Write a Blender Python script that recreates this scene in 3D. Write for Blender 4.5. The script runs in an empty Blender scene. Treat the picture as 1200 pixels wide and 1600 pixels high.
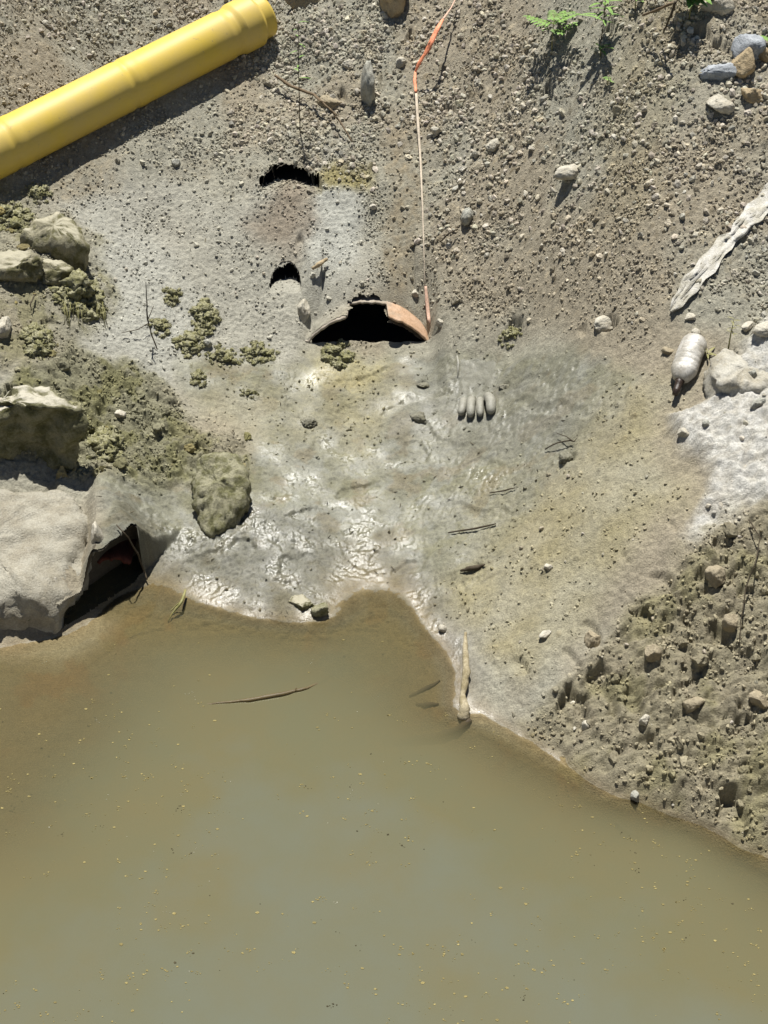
import bpy, bmesh, math, random
import numpy as np
from mathutils import Vector, Matrix, noise as mnoise
S = bpy.context.scene
R = math.radians
# ------------------------------------------------------------------ camera, sky, sun, exposure
PITCH = R(38); HALF = R(22)
CAM = np.array([0.0, -3.7, 3.0]); F = 800 / math.tan(HALF)
cd = bpy.data.cameras.new('camera'); cam = bpy.data.objects.new('camera', cd); S.collection.objects.link(cam)
cam.location = CAM; cam.rotation_euler = (R(90) - PITCH, 0, 0)
cd.sensor_fit = 'VERTICAL'; cd.sensor_height = 24; cd.lens = 12 / math.tan(HALF)
cd.clip_start = .05; cd.clip_end = 500
S.camera = cam
SUN_EL = 74.0; SUN_AZ = -9.0       # azimuth in degrees to the right of straight away from the camera
w = bpy.data.worlds.new('World'); S.world = w; w.use_nodes = True
nt = w.node_tree; bg = nt.nodes['Background']
sky = nt.nodes.new('ShaderNodeTexSky'); sky.sky_type = 'NISHITA'; sky.sun_disc = False
sky.sun_elevation = R(SUN_EL); sky.sun_rotation = R(SUN_AZ); sky.air_density = .6; sky.dust_density = .2
nt.links.new(sky.outputs[0], bg.inputs[0]); bg.inputs[1].default_value = .05
sl = bpy.data.lights.new('sun', 'SUN'); sl.energy = 5.0; sl.angle = R(.5); sl.color = (1, .975, .915)
so = bpy.data.objects.new('sun', sl); S.collection.objects.link(so)
sd = Vector((math.sin(R(SUN_AZ)) * math.cos(R(SUN_EL)), math.cos(R(SUN_AZ)) * math.cos(R(SUN_EL)), math.sin(R(SUN_EL))))
so.rotation_euler = sd.to_track_quat('Z', 'Y').to_euler(); so.location = (0, 5, 9)
S.view_settings.view_transform = 'Standard'; S.view_settings.look = 'None'
S.view_settings.exposure = .62; S.view_settings.gamma = 1; S.view_settings.use_curve_mapping = False
S.render.resolution_x = 768; S.render.resolution_y = 1024

# ------------------------------------------------------------------ projection helpers
cp, sp = math.cos(PITCH), math.sin(PITCH)
def ray(px, py):
    a = (px - 600) / F; b = (800 - py) / F
    return np.array([a, cp + b * sp, -sp + b * cp])
def at(px, py, z):
    d = ray(px, py); t = (z - CAM[2]) / d[2]
    return CAM + d * t
def project(x, y, z):
    dy = y - CAM[1]; dz = z - CAM[2]
    f = dy * cp - dz * sp; u = dy * sp + dz * cp
    return 600 + F * x / f, 800 - F * u / f
def lin(c):
    return np.array([(v / 255 / 12.92 if v / 255 <= .04045 else ((v / 255 + .055) / 1.055) ** 2.4) for v in c])
K = 1.09
def albw(*c): return lin(c) / 1.86      # flatter wet ground, lit more squarely
def alb(*c):            # seen colour of a sunlit surface -> base colour
    return lin(c) / K

# ------------------------------------------------------------------ noise in numpy
def _h(i, j, s):
    i = i.astype(np.int64); j = j.astype(np.int64)
    n = (i * 374761393 + j * 668265263 + s * 2147483647 + 1013904223) & 0xffffffff
    n = ((n ^ (n >> 13)) * 1274126177) & 0xffffffff
    n = ((n ^ (n >> 16)) * 2246822519) & 0xffffffff
    return (n ^ (n >> 15)) & 0xffffffff
def rnd(i, j, s): return _h(i, j, s) / 4294967296.0
def perlin(x, y, s=0):
    xi = np.floor(x); yi = np.floor(y); fx = x - xi; fy = y - yi
    u = fx * fx * fx * (fx * (fx * 6 - 15) + 10); v = fy * fy * fy * (fy * (fy * 6 - 15) + 10)
    def g(a, b):
        t = rnd(xi + a, yi + b, s) * 2 * np.pi
        return np.cos(t) * (fx - a) + np.sin(t) * (fy - b)
    a = g(0, 0); b = g(1, 0); c = g(0, 1); d = g(1, 1)
    return (a + (b - a) * u + (c - a) * v + (a - b - c + d) * u * v) * 1.5
def fbm(x, y, sc, o=4, s=0, gain=.5):
    r = np.zeros_like(x); a = 1.0
    for k in range(o):
        r += a * perlin(x * sc + 13.7 * k, y * sc - 7.3 * k, s + k); a *= gain; sc *= 2.03
    return r
def pebbles(x, y, cell, s, prob, rmin, rmax, flat=.4, asp=.75):
    """embedded lumps: height, an id in 0..1, and cover"""
    X = x / cell; Y = y / cell; xi = np.floor(X); yi = np.floor(Y)
    h = np.zeros_like(x); idd = np.zeros_like(x)
    for a in (-1, 0, 1):
        for b in (-1, 0, 1):
            i = xi + a; j = yi + b
            cx = i + .15 + .7 * rnd(i, j, s); cy = j + .15 + .7 * rnd(i, j, s + 1)
            r = rmin + (rmax - rmin) * rnd(i, j, s + 2) ** 2.2
            ok = rnd(i, j, s + 3) < prob
            t = rnd(i, j, s + 4) * 6.283; c = np.cos(t); q = np.sin(t)
            dx = X - cx; dy = Y - cy
            u = (dx * c + dy * q) / r; v = (-dx * q + dy * c) / (r * asp)
            n = 2.0 + 1.2 * rnd(i, j, s + 5)
            d = (np.abs(u) ** n + np.abs(v) ** n)
            k = (np.clip(1 - d, 0, 1)) ** flat * r * cell * (1 + .35 * (u * np.cos(t * 3) + v * np.sin(t * 3)))
            k = np.where(ok, k, 0)
            m = k > h; h = np.where(m, k, h); idd = np.where(m, rnd(i, j, s + 6), idd)
    return h, idd
def facets(x, y, cell, s, crack=.25):
    """broken angular lumps: every cell its own height and tilt, parted by cracks"""
    X = x / cell; Y = y / cell; xi = np.floor(X); yi = np.floor(Y); f1 = np.full(x.shape, 9.); f2 = f1.copy(); v = np.zeros_like(x)
    for a in (-1, 0, 1):
        for b in (-1, 0, 1):
            i = xi + a; j = yi + b; dx = X - i - rnd(i, j, s); dy = Y - j - rnd(i, j, s + 1); d = dx * dx * (.7 + .6 * rnd(i, j, s + 5)) + dy * dy
            w = (rnd(i, j, s + 2) - .4) + dx * (rnd(i, j, s + 3) - .5) * 1.3 + dy * (rnd(i, j, s + 4) - .75) * 1.3
            m = d < f1; f2 = np.where(m, f1, np.minimum(f2, d)); v = np.where(m, w, v); f1 = np.where(m, d, f1)
    e = np.sqrt(f2) - np.sqrt(f1)
    return cell * (v * .5 - crack * (1 - sstep(0, .18, e)))
def sstep(a, b, x):
    t = np.clip((x - a) / (b - a), 0, 1); return t * t * (3 - 2 * t)
def inpoly(px, py, poly, soft):
    """soft polygon mask, soft in pixels of the layout"""
    n = len(poly); inside = np.zeros(px.shape, bool); dmin = np.full(px.shape, 1e9)
    for k in range(n):
        x0, y0 = poly[k]; x1, y1 = poly[(k + 1) % n]
        c = ((y0 > py) != (y1 > py)) & (px < (x1 - x0) * (py - y0) / (y1 - y0 + 1e-9) + x0); inside ^= c
        ex, ey = x1 - x0, y1 - y0; t = np.clip(((px - x0) * ex + (py - y0) * ey) / (ex * ex + ey * ey), 0, 1)
        dmin = np.minimum(dmin, np.hypot(px - x0 - t * ex, py - y0 - t * ey))
    sdist = np.where(inside, dmin, -dmin)
    return sstep(-soft, soft, sdist)
def ell(px, py, cx, cy, rx, ry, rot=0, soft=.5):
    c, s = math.cos(R(rot)), math.sin(R(rot)); dx = px - cx; dy = py - cy
    d = np.hypot((dx * c + dy * s) / rx, (-dx * s + dy * c) / ry)
    return 1 - sstep(1 - soft, 1 + soft, d)

# ------------------------------------------------------------------ macro relief: water edge and slopes, column by column
EDGE = [(-320, 1040), (-150, 1030), (0, 1012), (60, 1000), (120, 985), (180, 935), (225, 915), (300, 936), (400, 966), (470, 973), (520, 966), (528, 945),
        (590, 919), (640, 940), (662, 975), (690, 1010), (713, 1050), (722, 1118), (745, 1112), (790, 1137), (840, 1166),
        (900, 1207), (960, 1245), (1040, 1272), (1100, 1292), (1150, 1322), (1200, 1342), (1350, 1410)]
ctrl = []
for (a, b) in EDGE: ctrl.append(at(a, b, 0.0))
cols = {
 -250: (1035, [(900, 28), (700, 24), (450, 22), (300, 26), (100, 30), (-150, 32)]),
 0:    (1012, [(900, 26), (740, 24), (600, 24), (450, 20), (350, 17), (200, 12), (40, 36), (-150, 30)]),
 200:  (925,  [(800, 16), (700, 22), (560, 17), (450, 18), (330, 20), (120, 13), (-20, 36), (-150, 30)]),
 400:  (966,  [(880, 10), (760, 9), (640, 10), (550, 15), (450, 27), (250, 30), (100, 22), (20, 22), (-150, 30)]),
 600:  (922,  [(800, 7), (640, 10), (545, 17), (440, 38), (300, 32), (100, 31), (-150, 31)]),
 800:  (1142, [(1060, 24), (950, 13), (800, 10), (640, 11), (545, 16), (440, 33), (300, 32), (100, 31), (-150, 31)]),
 1000: (1257, [(1160, 31), (1000, 30), (850, 25), (700, 17), (560, 20), (440, 29), (300, 31), (100, 31), (-150, 33)]),
 1200: (1342, [(1200, 33), (1000, 33), (850, 31), (700, 20), (560, 17), (440, 24), (300, 30), (100, 33), (-150, 33)]),
 1420: (1440, [(1200, 33), (1000, 33), (850, 31), (700, 20), (560, 18), (440, 24), (300, 30), (100, 33), (-150, 33)]),
}
for cx, (er, segs) in cols.items():
    p = at(cx, er, 0.0); y, z, row = p[1], 0.0, er
    for (r1, sl_) in segs:
        n = max(1, int(round((row - r1) / 60))); r0 = row
        for k in range(1, n + 1):
            rr = r0 + (r1 - r0) * k / n; d = ray(cx, rr); m = math.tan(R(sl_)); q = d[2] / d[1]
            # z = CAMz + q (y' - CAMy) ; z = z0 + m (y' - y0)
            yn = (z - m * y - CAM[2] + q * CAM[1]) / (q - m); z = z + m * (yn - y); y = yn
            ctrl.append(np.array([CAM[0] + d[0] / d[1] * (y - CAM[1]), y, z]))
        row = r1
# the bed under the water
for (a, b, zz) in [(0, 1060, -.035), (100, 1070, -.03), (250, 985, -.03), (400, 1010, -.05), (540, 1000, -.04), (620, 1000, -.03), (660, 1080, -.04),
                   (0, 1200, -.05), (120, 1180, -.07), (300, 1090, -.13), (450, 1090, -.14), (560, 1080, -.10), (640, 1130, -.08), (720, 1180, -.08), (800, 1210, -.06),
                   (0, 1350, -.10), (200, 1300, -.22), (500, 1250, -.3), (700, 1260, -.2), (900, 1270, -.07), (1000, 1310, -.08), (1100, 1350, -.08),
                   (850, 1370, -.22), (1050, 1420, -.22), (1200, 1400, -.07), (1200, 1520, -.2), (0, 1560, -.3), (300, 1560, -.4), (700, 1560, -.4), (1000, 1560, -.35), (1250, 1650, -.3),
                   (-250, 1300, -.1), (-250, 1560, -.3), (200, 1800, -.45), (900, 1800, -.45)]:
    ctrl.append(at(a, b, zz))
ctrl = np.array(ctrl)
def tps(pts, lam=2e-4):
    P = pts[:, :2]; n = len(P); D = np.hypot(P[:, None, 0] - P[None, :, 0], P[:, None, 1] - P[None, :, 1])
    Kk = np.where(D > 0, D * D * np.log(D + 1e-12), 0) + lam * np.eye(n)
    Q = np.hstack([np.ones((n, 1)), P]); A = np.block([[Kk, Q], [Q.T, np.zeros((3, 3))]])
    sol = np.linalg.solve(A, np.concatenate([pts[:, 2], np.zeros(3)]))
    def f(x, y):
        r = sol[n] + sol[n + 1] * x + sol[n + 2] * y
        for k in range(n):
            d2 = (x - P[k, 0]) ** 2 + (y - P[k, 1]) ** 2 + 1e-12
            r = r + sol[k] * d2 * .5 * np.log(d2)
        return r
    return f
fz = tps(ctrl)
gx = np.linspace(-2.2, 2.2, 150); gy = np.linspace(-2.2, 3.3, 180)
GX, GY = np.meshgrid(gx, gy); GZ = fz(GX, GY)
def bil(x, y, xs, ys, Z):
    x = np.clip(x, xs[0], xs[-1]); y = np.clip(y, ys[0], ys[-1])
    fi = np.interp(x, xs, np.arange(len(xs))); fj = np.interp(y, ys, np.arange(len(ys)))
    i = np.clip(fi.astype(int), 0, len(xs) - 2); j = np.clip(fj.astype(int), 0, len(ys) - 2); u = fi - i; v = fj - j
    return (Z[j, i] * (1 - u) + Z[j, i + 1] * u) * (1 - v) + (Z[j + 1, i] * (1 - u) + Z[j + 1, i + 1] * u) * v
def base(x, y):
    z = bil(x, y, gx, gy, GZ)
    up = np.clip(y - 3.3, 0, None); z = z + np.minimum(up * .55, .55 + (up - 1).clip(0) * .03)
    dn = np.clip(-2.2 - y, 0, None); z = np.where(dn > 0, np.maximum(z - dn * .1, -.5), z)
    near = np.clip(-3.0 - y, 0, None); z = np.where(near > 0, np.minimum(-.5 + near * 2.4, 1.35), z)
    return z
# tensor grid, fine where the photograph looks
def axis(a, b, step, lo, hi):
    core = np.arange(a, b + step / 2, step); L = []; p = a; d = step
    while p > lo: d *= 1.22; p -= d; L.append(p)
    U = []; p = core[-1]; d = step
    while p < hi: d *= 1.22; p += d; U.append(p)
    return np.concatenate([L[::-1], core, U])
FINE = .0046
xs = axis(-2.0, 2.0, FINE, -60, 60)
ys = np.concatenate([axis(-1.5, 2.95, FINE, -60, 90)])
X, Y = np.meshgrid(xs, ys)
Z0 = base(X, Y)
PX, PY = project(X, Y, Z0)
bad = (Y < -2.6) | (Y > 3.6); PX = np.where(bad, -9999, PX); PY = np.where(bad, -9999, PY)
wob = fbm(X, Y, 3.0, 4, 5); wob2 = fbm(X, Y, 3.0, 4, 25)
QX = PX + wob * 28; QY = PY + wob2 * 28        # wobbling layout coordinates for soft zone borders
def zone(poly, soft=14): return inpoly(QX, QY, poly, soft)
# ---- zones
fan = zone([(300, 560), (430, 560), (470, 545), (600, 545), (760, 545), (900, 540), (1000, 575), (960, 650), (880, 740), (800, 850), (760, 940), (690, 1010), (600, 1060), (300, 1060), (150, 960), (160, 780), (230, 740), (400, 730), (400, 640), (300, 600)], 22)
tan_ = zone([(960, 560), (1060, 600), (1060, 700), (1080, 800), (960, 900), (900, 1000), (830, 1060), (700, 1000), (700, 900), (800, 800), (900, 690)], 40)
tan_ = np.maximum(tan_, .75 * ell(QX, QY, 560, 620, 60, 80, 10)); tan_ = np.maximum(tan_, .55 * ell(QX, QY, 420, 640, 120, 60, 10))
tan_ = np.maximum(tan_, .8 * ell(QX, QY, 830, 880, 110, 120, 0))
white = zone([(1060, 655), (1110, 625), (1135, 560), (1190, 500), (1400, 460), (1400, 760), (1260, 790), (1170, 790), (1110, 860), (1075, 865), (1100, 770), (1095, 710)], 14)
clod = zone([(760, 1180), (850, 1120), (930, 1040), (1010, 940), (1100, 850), (1180, 790), (1500, 760), (1500, 1600), (1100, 1500), (900, 1230)], 20)
wetlow = zone([(160, 960), (180, 820), (300, 820), (420, 780), (560, 830), (700, 900), (740, 1000), (740, 1160), (500, 1060)], 30)
mossz = zone([(-300, 560), (0, 600), (120, 540), (260, 600), (330, 680), (390, 700), (400, 800), (300, 740), (190, 770), (140, 750), (100, 700), (-200, 740)], 16)
mossz2 = zone([(-300, 290), (60, 300), (150, 380), (190, 470), (120, 560), (-300, 560)], 20)
greyl = zone([(90, 310), (230, 290), (420, 300), (560, 300), (600, 470), (480, 520), (440, 590), (330, 560), (260, 600), (180, 520), (150, 400)], 26)
pale2 = np.maximum(ell(QX, QY, 520, 350, 36, 90, 10), .7 * ell(QX, QY, 200, 470, 90, 140, -20))
gravel = sstep(560, 430, QY) * (1 - .75 * greyl) * (1 - .8 * mossz2)
chute = ell(QX, QY, 632, 340, 34, 150, -2)
chute = np.maximum(chute, .8 * ell(QX, QY, 130, 290, 55, 28, 0))
hvy = np.clip(ell(QX, QY, 490, 160, 120, 110) + ell(QX, QY, 620, 80, 130, 120) + ell(QX, QY, 1120, 80, 150, 120) + .8 * ell(QX, QY, 760, 180, 130, 160) + .7 * ell(QX, QY, 200, 20, 260, 70) + .6 * ell(QX, QY, 1150, 420, 70, 70) + .5 * ell(QX, QY, 930, 280, 330, 120), 0, 1) * gravel * (1 - chute)
crumb = np.clip(gravel * .8 + .5 * mossz + .25 * greyl + .40 * clod + .2 * tan_ + .35 * white, 0, 1) * (1 - .9 * chute) * (1 - fan * .9)
fanq = fan * (1 - .6 * tan_)
land = sstep(-.01, .03, Z0)
# ---- relief
Zr = Z0 + .016 * fbm(X, Y, 2.2, 3, 40) * land * (1 - .6 * fan)
Zr += .006 * fbm(X, Y, 9, 3, 50) * (1 - .75 * fan) * land
g1, i1 = pebbles(X, Y, .085, 100, .30, .12, .48)
g2, i2 = pebbles(X, Y, .042, 110, .5, .15, .5)
g3, i3 = pebbles(X, Y, .022, 120, .7, .2, .55)
nz = sstep(-.35, .35, fbm(X, Y, 4, 3, 60))
amt = crumb * (.35 + .65 * nz)
Zr += g3 * amt * .75 + g2 * amt * sstep(.1, .5, hvy + .5 * clod + .45 * mossz + .25 * nz) * .8 + g1 * np.clip(.5 * hvy + .45 * clod + .7 * mossz, 0, 1) * .55
# blocky lumps of the right-hand clod slope and the mossy heap
c1, j1 = pebbles(X + .03 * wob, Y + .03 * wob2, .26, 130, .8, .25, .6, .3)
c2, j2 = pebbles(X, Y + .01 * wob, .12, 140, .6, .18, .55, .3)
cl2 = clod * sstep(.0, .10, Z0)
Zr += (c1 * .24 + c2 * .26) * cl2 + (c2 * .42 + c1 * .15) * np.clip(mossz + .6 * mossz2, 0, 1)
Zr += cl2 * (.014 * (1 - 2 * np.abs(fbm(X, Y, 5.5, 4, 70, .6))) + .012 * (1 - 2 * np.abs(fbm(X, Y, 18, 3, 71, .6)))) + mossz * .016 * (1 - 2 * np.abs(fbm(X, Y, 8, 4, 75)))
WX_ = X + .012 * fbm(X, Y, 14, 3, 600) + .004 * fbm(X, Y, 45, 2, 602); WY_ = Y + .012 * fbm(X, Y, 14, 3, 604) + .004 * fbm(X, Y, 45, 2, 606)
k1 = sstep(-.3, .3, fbm(X, Y, 3.2, 2, 610)); rough_ = np.clip(cl2 + .7 * mossz * land + .3 * mossz2, 0, 1)
FAC = facets(WX_, WY_, .15, 620, .22) * .38 * rough_ * k1 + facets(WX_, WY_, .062, 630, .3) * .62 * rough_ * (.35 + .65 * (1 - k1)) + facets(WX_, WY_, .030, 640, .3) * (.6 * np.clip(clod * land * .9 + .4 * mossz, 0, 1) + .32 * gravel * (1 - chute) * nz)
# flowed wet mud: soft slanting streaks and shallow runnels
ca, sa = math.cos(R(-28)), math.sin(R(-28)); U = X * ca + Y * sa; V = -X * sa + Y * ca
rg = lambda f: (1 - 2.4 * np.abs(f))
Zr += fan * (.0020 * rg(fbm(U * .7 + .02 * wob, V, 9, 3, 80)) + .0022 * rg(fbm(X + .01 * wob, Y, 24, 3, 85, .6)) + .0028 * fbm(U * .8, V, 50, 3, 86, .7) + wetlow * (.0034 * fbm(X, Y, 75, 2, 90, .8) + .0024 * rg(fbm(X, Y, 24, 3, 92, .7))) + .006 * fbm(X, Y, 5, 2, 91))
for (a, b, rx, ry, dz) in [(640, 880, 34, 14, .014), (560, 760, 30, 12, .010), (450, 880, 26, 12, .012), (360, 870, 28, 12, .012), (620, 640, 26, 12, .010), (700, 690, 30, 12, .010), (860, 640, 40, 10, .008), (560, 590, 36, 14, .012), (660, 720, 24, 10, .010), (500, 700, 30, 10, .008), (760, 800, 30, 8, .009), (300, 880, 26, 12, .012), (590, 860, 20, 10, .010), (480, 800, 24, 10, .01), (840, 600, 30, 12, .008), (740, 740, 30, 9, .008)]:
    e = ell(QX, QY, a, b, rx, ry, -12, .25); e2 = ell(QX, QY, a, b, rx * 1.35, ry * 1.5, -12, .3); Zr += (-dz * e + dz * .2 * (e2 - e)) * .8
Zr += (1 - fan) * .0045 * fbm(X, Y, 62, 2, 95, .75) * land * (1 - .5 * tan_) + clod * land * .0045 * (1 - 2 * np.abs(fbm(X, Y, 48, 2, 96, .7))) + fan * .0017 * fbm(U * .75, V, 95, 2, 98, .8) + tan_ * .0012 * fbm(X, Y, 90, 2, 99) + tan_ * .0016 * fbm(X, Y, 45, 2, 97)
g4, i4 = pebbles(X, Y, .05, 150, .16, .08, .26, .4)
Zr += g4 * .9 * (tan_ * (1 - fan * .6) + .45 * fan + white * .6)
Zr += .006 * white * fbm(X, Y, 22, 4, 160) + .035 * white * sstep(840, 700, PY) + .012 * white * (1 - 2 * np.abs(fbm(X, Y, 7, 3, 162)))
FA = at(88, 990, 0); FB = at(222, 904, 0)
def yfront(x): 
    return np.where(x < FB[0], FA[1] + (FB[1] - FA[1]) * (x - FA[0]) / (FB[0] - FA[0]), FB[1] + (x - FB[0]) * 1.6) + .014 * fbm(x, x * 0 + .7, 11, 3, 66)
YF = yfront(X)
mound = sstep(690, 905, PY) * sstep(84, 96, PX) * (1 - sstep(205, 320, PX + .3 * (912 - PY)))
Zm = ((.09 + .150 * sstep(128, 165, PX)) * mound * (1 + .3 * wob)) * sstep(0, .006 + .25 * np.clip(X - FB[0], 0, 1), Y - YF)
# keep shoreline crisp where the photo puts it
sh = np.exp(-(Z0 / .022) ** 2); Zr = Zr * (1 - .72 * sh) + (Z0 + .004 * fbm(X, Y, 20, 3, 170)) * .72 * sh
Zr = np.where(Z0 < -.03, Z0 + .008 * fbm(X, Y, 7, 3, 180), Zr)
H = Zr + Zm
Z0 = Z0 + Zm
def hz(x, y): return bil(np.asarray(x, float), np.asarray(y, float), xs, ys, H)
def hit(px, py, dz=0.0):
    d = ray(px, py); t = np.linspace(2.5, 11, 1700); P = CAM[None] + d[None] * t[:, None]
    g = P[:, 2] - (hz(P[:, 0], P[:, 1]) + dz); k = np.argmax(g < 0)
    a = g[k - 1] / (g[k - 1] - g[k]) if g[k - 1] > 0 else 0
    return P[k - 1] * (1 - a) + P[k] * a
BUR = []
def cut(px, py, wm, dm, zoff=0.0, slope=.1, seed=1, front=.015, burrow=0):
    """bite cut level into the slope; its back wall is steep"""
    p = hit(px, py); dx = X - p[0]; dy = Y - p[1]
    m = (np.abs(dx) < wm) & (dy > -.1) & (dy < dm * 2)
    nn = fbm(X[m], Y[m], 16, 3, 300 + seed)
    nn = nn * (.5 if burrow else 1); u = dx[m] / (wm / 2) + nn * .22; arch = dm * np.sqrt(np.clip(1 - u * u, 0, 1)) * (1 + .35 * nn)
    fl = p[2] + zoff + slope * dy[m] + .004 * nn
    soft = .006 if burrow else .012 + .05 * max(0, dm - .1)
    wgt = sstep(-front - .006, -front + .006, dy[m]) * (1 - sstep(0, soft, dy[m] - arch)) * (arch > .004)
    if burrow: BUR.append((p, wm, dm, zoff, burrow, front))
    h = H[m]; H[m] = h * (1 - wgt) + np.minimum(h, fl) * wgt
# ---- the broken clay pipe in the bank
P0 = at(575, 529, 0); zf = .272
P0 = hit(575, 531); zf = P0[2]; PXC = P0[0]; PY0 = P0[1]
RI, RO = .31, .319; PCZ = zf + .116 - RI
dx = X - PXC; rr = np.clip(RO ** 2 - dx ** 2, 0, None); zp = PCZ + np.sqrt(rr); zp = np.where(np.abs(dx) > .2, np.maximum(zp, zf - .02 + (Y - PY0) * .5), zp)
side = 1 - sstep(.24, .34, np.abs(dx))
front = side * (Y < PY0) * (Y > PY0 - .35)
H = np.where(front > 0, H * (1 - front) + np.minimum(H, zf + (Y - PY0) * .28 + .008 * fbm(X, Y, 12, 3, 9) - .006) * front, H)
expo = ell(PX, PY, 636, 495, 42, 26, 32, .4)
exr = sstep(.02, .09, dx) * (1 - sstep(0.06, .24 - .9 * np.clip(dx - .08, 0, 1), Y - PY0))
cover = .003 + np.clip(Y - PY0 - .10, 0, .3) * .75 + .004 * fbm(X, Y, 20, 2, 11) - exr * .04
back = (Y >= PY0) * (np.abs(dx) < .30) * (Y < PY0 + .5)
wb = back * (1 - sstep(.235, .30, np.abs(dx))) * (1 - sstep(.16, .42, Y - PY0))
H = H * (1 - wb) + (zp + cover) * wb
# the bites and burrows
cut(450, 303, .25, .13, .0, .05, 1, burrow=.25); cut(490, 306, .08, .09, 0, .05, 2)
cut(446, 456, .14, .115, 0, .08, 3, burrow=.15); cut(468, 388, .035, .06, 0, .1, 4); cut(265, 252, .09, .05, 0, .1, 5)

for k, (a, b, c, d) in enumerate([(893, 1140, .10, .10), (925, 1105, .12, .09), (800, 1055, .10, .05), (770, 1057, .05, .04), (888, 1048, .07, .05), (1010, 1187, .09, .05),
        (1030, 935, .10, .07), (1085, 895, .13, .06), (1060, 1040, .10, .08), (1150, 935, .13, .07), (1140, 1295, .10, .07), (1075, 1068, .06, .06),
        (925, 1012, .06, .06), (1165, 1160, .1, .06), (1005, 985, .07, .05), (875, 1195, .05, .04), (950, 1120, .07, .05), (990, 1120, .06, .05), (1120, 1010, .08, .05),
        (530, 567, .12, .035), (800, 524, .08, .04), (940, 522, .10, .05), (740, 892, .05, .03), (655, 662, .05, .025), (660, 606, .05, .02), (885, 722, .06, .02), (785, 607, .05, .015),
        (1045, 830, .05, .03), (970, 880, .05, .03), (905, 528, .06, .04), (60, 665, .4, .1), (155, 690, .08, .06), (110, 740, .12, .1), (80, 520, .08, .05), (240, 640, .06, .05), (330, 800, .06, .05),
        (535, 165, .04, .06), (700, 185, .07, .05), (640, 75, .06, .08), (950, 60, .05, .06), (855, 160, .05, .07), (1130, 95, .1, .08), (1095, 70, .08, .06)]):
    cut(a, b, c, d * 1.15, 0, .10, 20 + k, .008)
rng = np.random.RandomState(7)
for k in range(90):
    a = rng.uniform(800, 1250); b = rng.uniform(840, 1330)
    if inpoly(np.array([a]), np.array([b]), [(850, 1150), (930, 1040), (1010, 940), (1100, 870), (1250, 820), (1250, 1340), (1100, 1270), (960, 1225)], 1)[0] > .5:
        cut(a, b, rng.uniform(.018, .055), rng.uniform(.012, .034), 0, .15, 90 + k, .004)

rp = .112
def solve_axis(px, py):
    # centre of the pipe seen at px,py while resting r above the ground
    d = ray(px, py); t = np.linspace(3.5, 9, 3000); Pq = CAM[None] + d[None] * t[:, None]; gg = Pq[:, 2] - hz(Pq[:, 0], Pq[:, 1]) ; return Pq[np.argmax(gg < rp * .95)]
q0 = solve_axis(20, 222); q1 = solve_axis(405, 28)
t_ = ((X - q0[0]) * (q1[0] - q0[0]) + (Y - q0[1]) * (q1[1] - q0[1])) / ((q1[0] - q0[0]) ** 2 + (q1[1] - q0[1]) ** 2)
ln_ = math.hypot(q1[0] - q0[0], q1[1] - q0[1]); dn_ = ((X - q0[0]) * (q1[1] - q0[1]) - (Y - q0[1]) * (q1[0] - q0[0])) / ln_     # positive on the downhill side
tgt = q0[2] + (q1[2] - q0[2]) * t_ - rp * .93 - .30 * np.clip(dn_ - .04, 0, 2) * 1.8 + (H - Z0) * .6
wt_ = (1 - sstep(.20, .55, dn_)) * sstep(-.22, -.05, dn_) * (1 - sstep(.98, 1.15, t_)) * sstep(-.6, -.3, t_)
H = H * (1 - wt_) + tgt * wt_
steep = np.zeros_like(H); H = H + FAC; gzx = np.abs(np.diff(H, axis=0, append=H[-1:])); gzy = np.abs(np.diff(H, axis=1, append=H[:, -1:]))
core = (X > -2.0) & (X < 2.0) & (Y > -1.5) & (Y < 2.95) & (clod > .15)
st_ = ((gzx > .006) | (gzy > .006)) & core
for _ in range(3): st_ = st_ | np.roll(st_, 1, 0) | np.roll(st_, -1, 0) | np.roll(st_, 1, 1) | np.roll(st_, -1, 1)
for _ in range(2): Hb = (np.roll(H, 1, 1) + 2 * H + np.roll(H, -1, 1)) / 4; H = np.where(st_ & core, Hb, H)

# ---- ground colours (real soil colours: dust, silt, moss) and wetness
nA = fbm(X, Y, 6, 4, 200); nB = fbm(X, Y, 25, 3, 210, .6); nC = fbm(X, Y, 1.6, 3, 220)
col = np.empty(X.shape + (3,))
soil = alb(172, 168, 151); soilb = alb(168, 156, 134); grey = alb(180, 177, 163)
def mixc(c, m):
    global col
    col = col * (1 - m[..., None]) + np.asarray(c) * m[..., None]
col[:] = soil
mixc(soilb, sstep(-.2, .5, nC + .4 * ell(PX, PY, 900, 330, 260, 220)) * .75)
mixc(alb(152, 144, 126), sstep(0, .5, nA) * .4)
mixc(grey, greyl * .85); mixc(alb(196, 196, 186), pale2 * .7)
mixc(alb(152, 138, 112), chute * .7 * (.7 + .6 * nB.clip(-.5, .5)))
mixc(albw(166, 164, 148), fan * .95)
mixc(albw(158, 154, 124), fan * sstep(.05, .5, fbm(X, Y, 5.0, 4, 230)) * .6)
mixc(albw(178, 177, 168), fan * sstep(.08, .35, fbm(X, Y, 8.0, 4, 235)) * .75); mixc(albw(158, 142, 112), fan * sstep(.25, .5, fbm(X, Y, 7.0, 4, 236)) * .5)
mixc(albw(168, 165, 156), ell(QX, QY, 760, 640, 150, 80, 5) * .6)
mixc(albw(184, 174, 138), tan_ * (.75 + .3 * nA.clip(-1, 1)))
mixc(albw(140, 138, 130), wetlow * .7); mixc(albw(138, 130, 106), wetlow * sstep(.1, .5, nA) * .5)
mixc(alb(208, 206, 199), white * (.75 + .35 * nB.clip(-.6, .4)))
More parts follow.
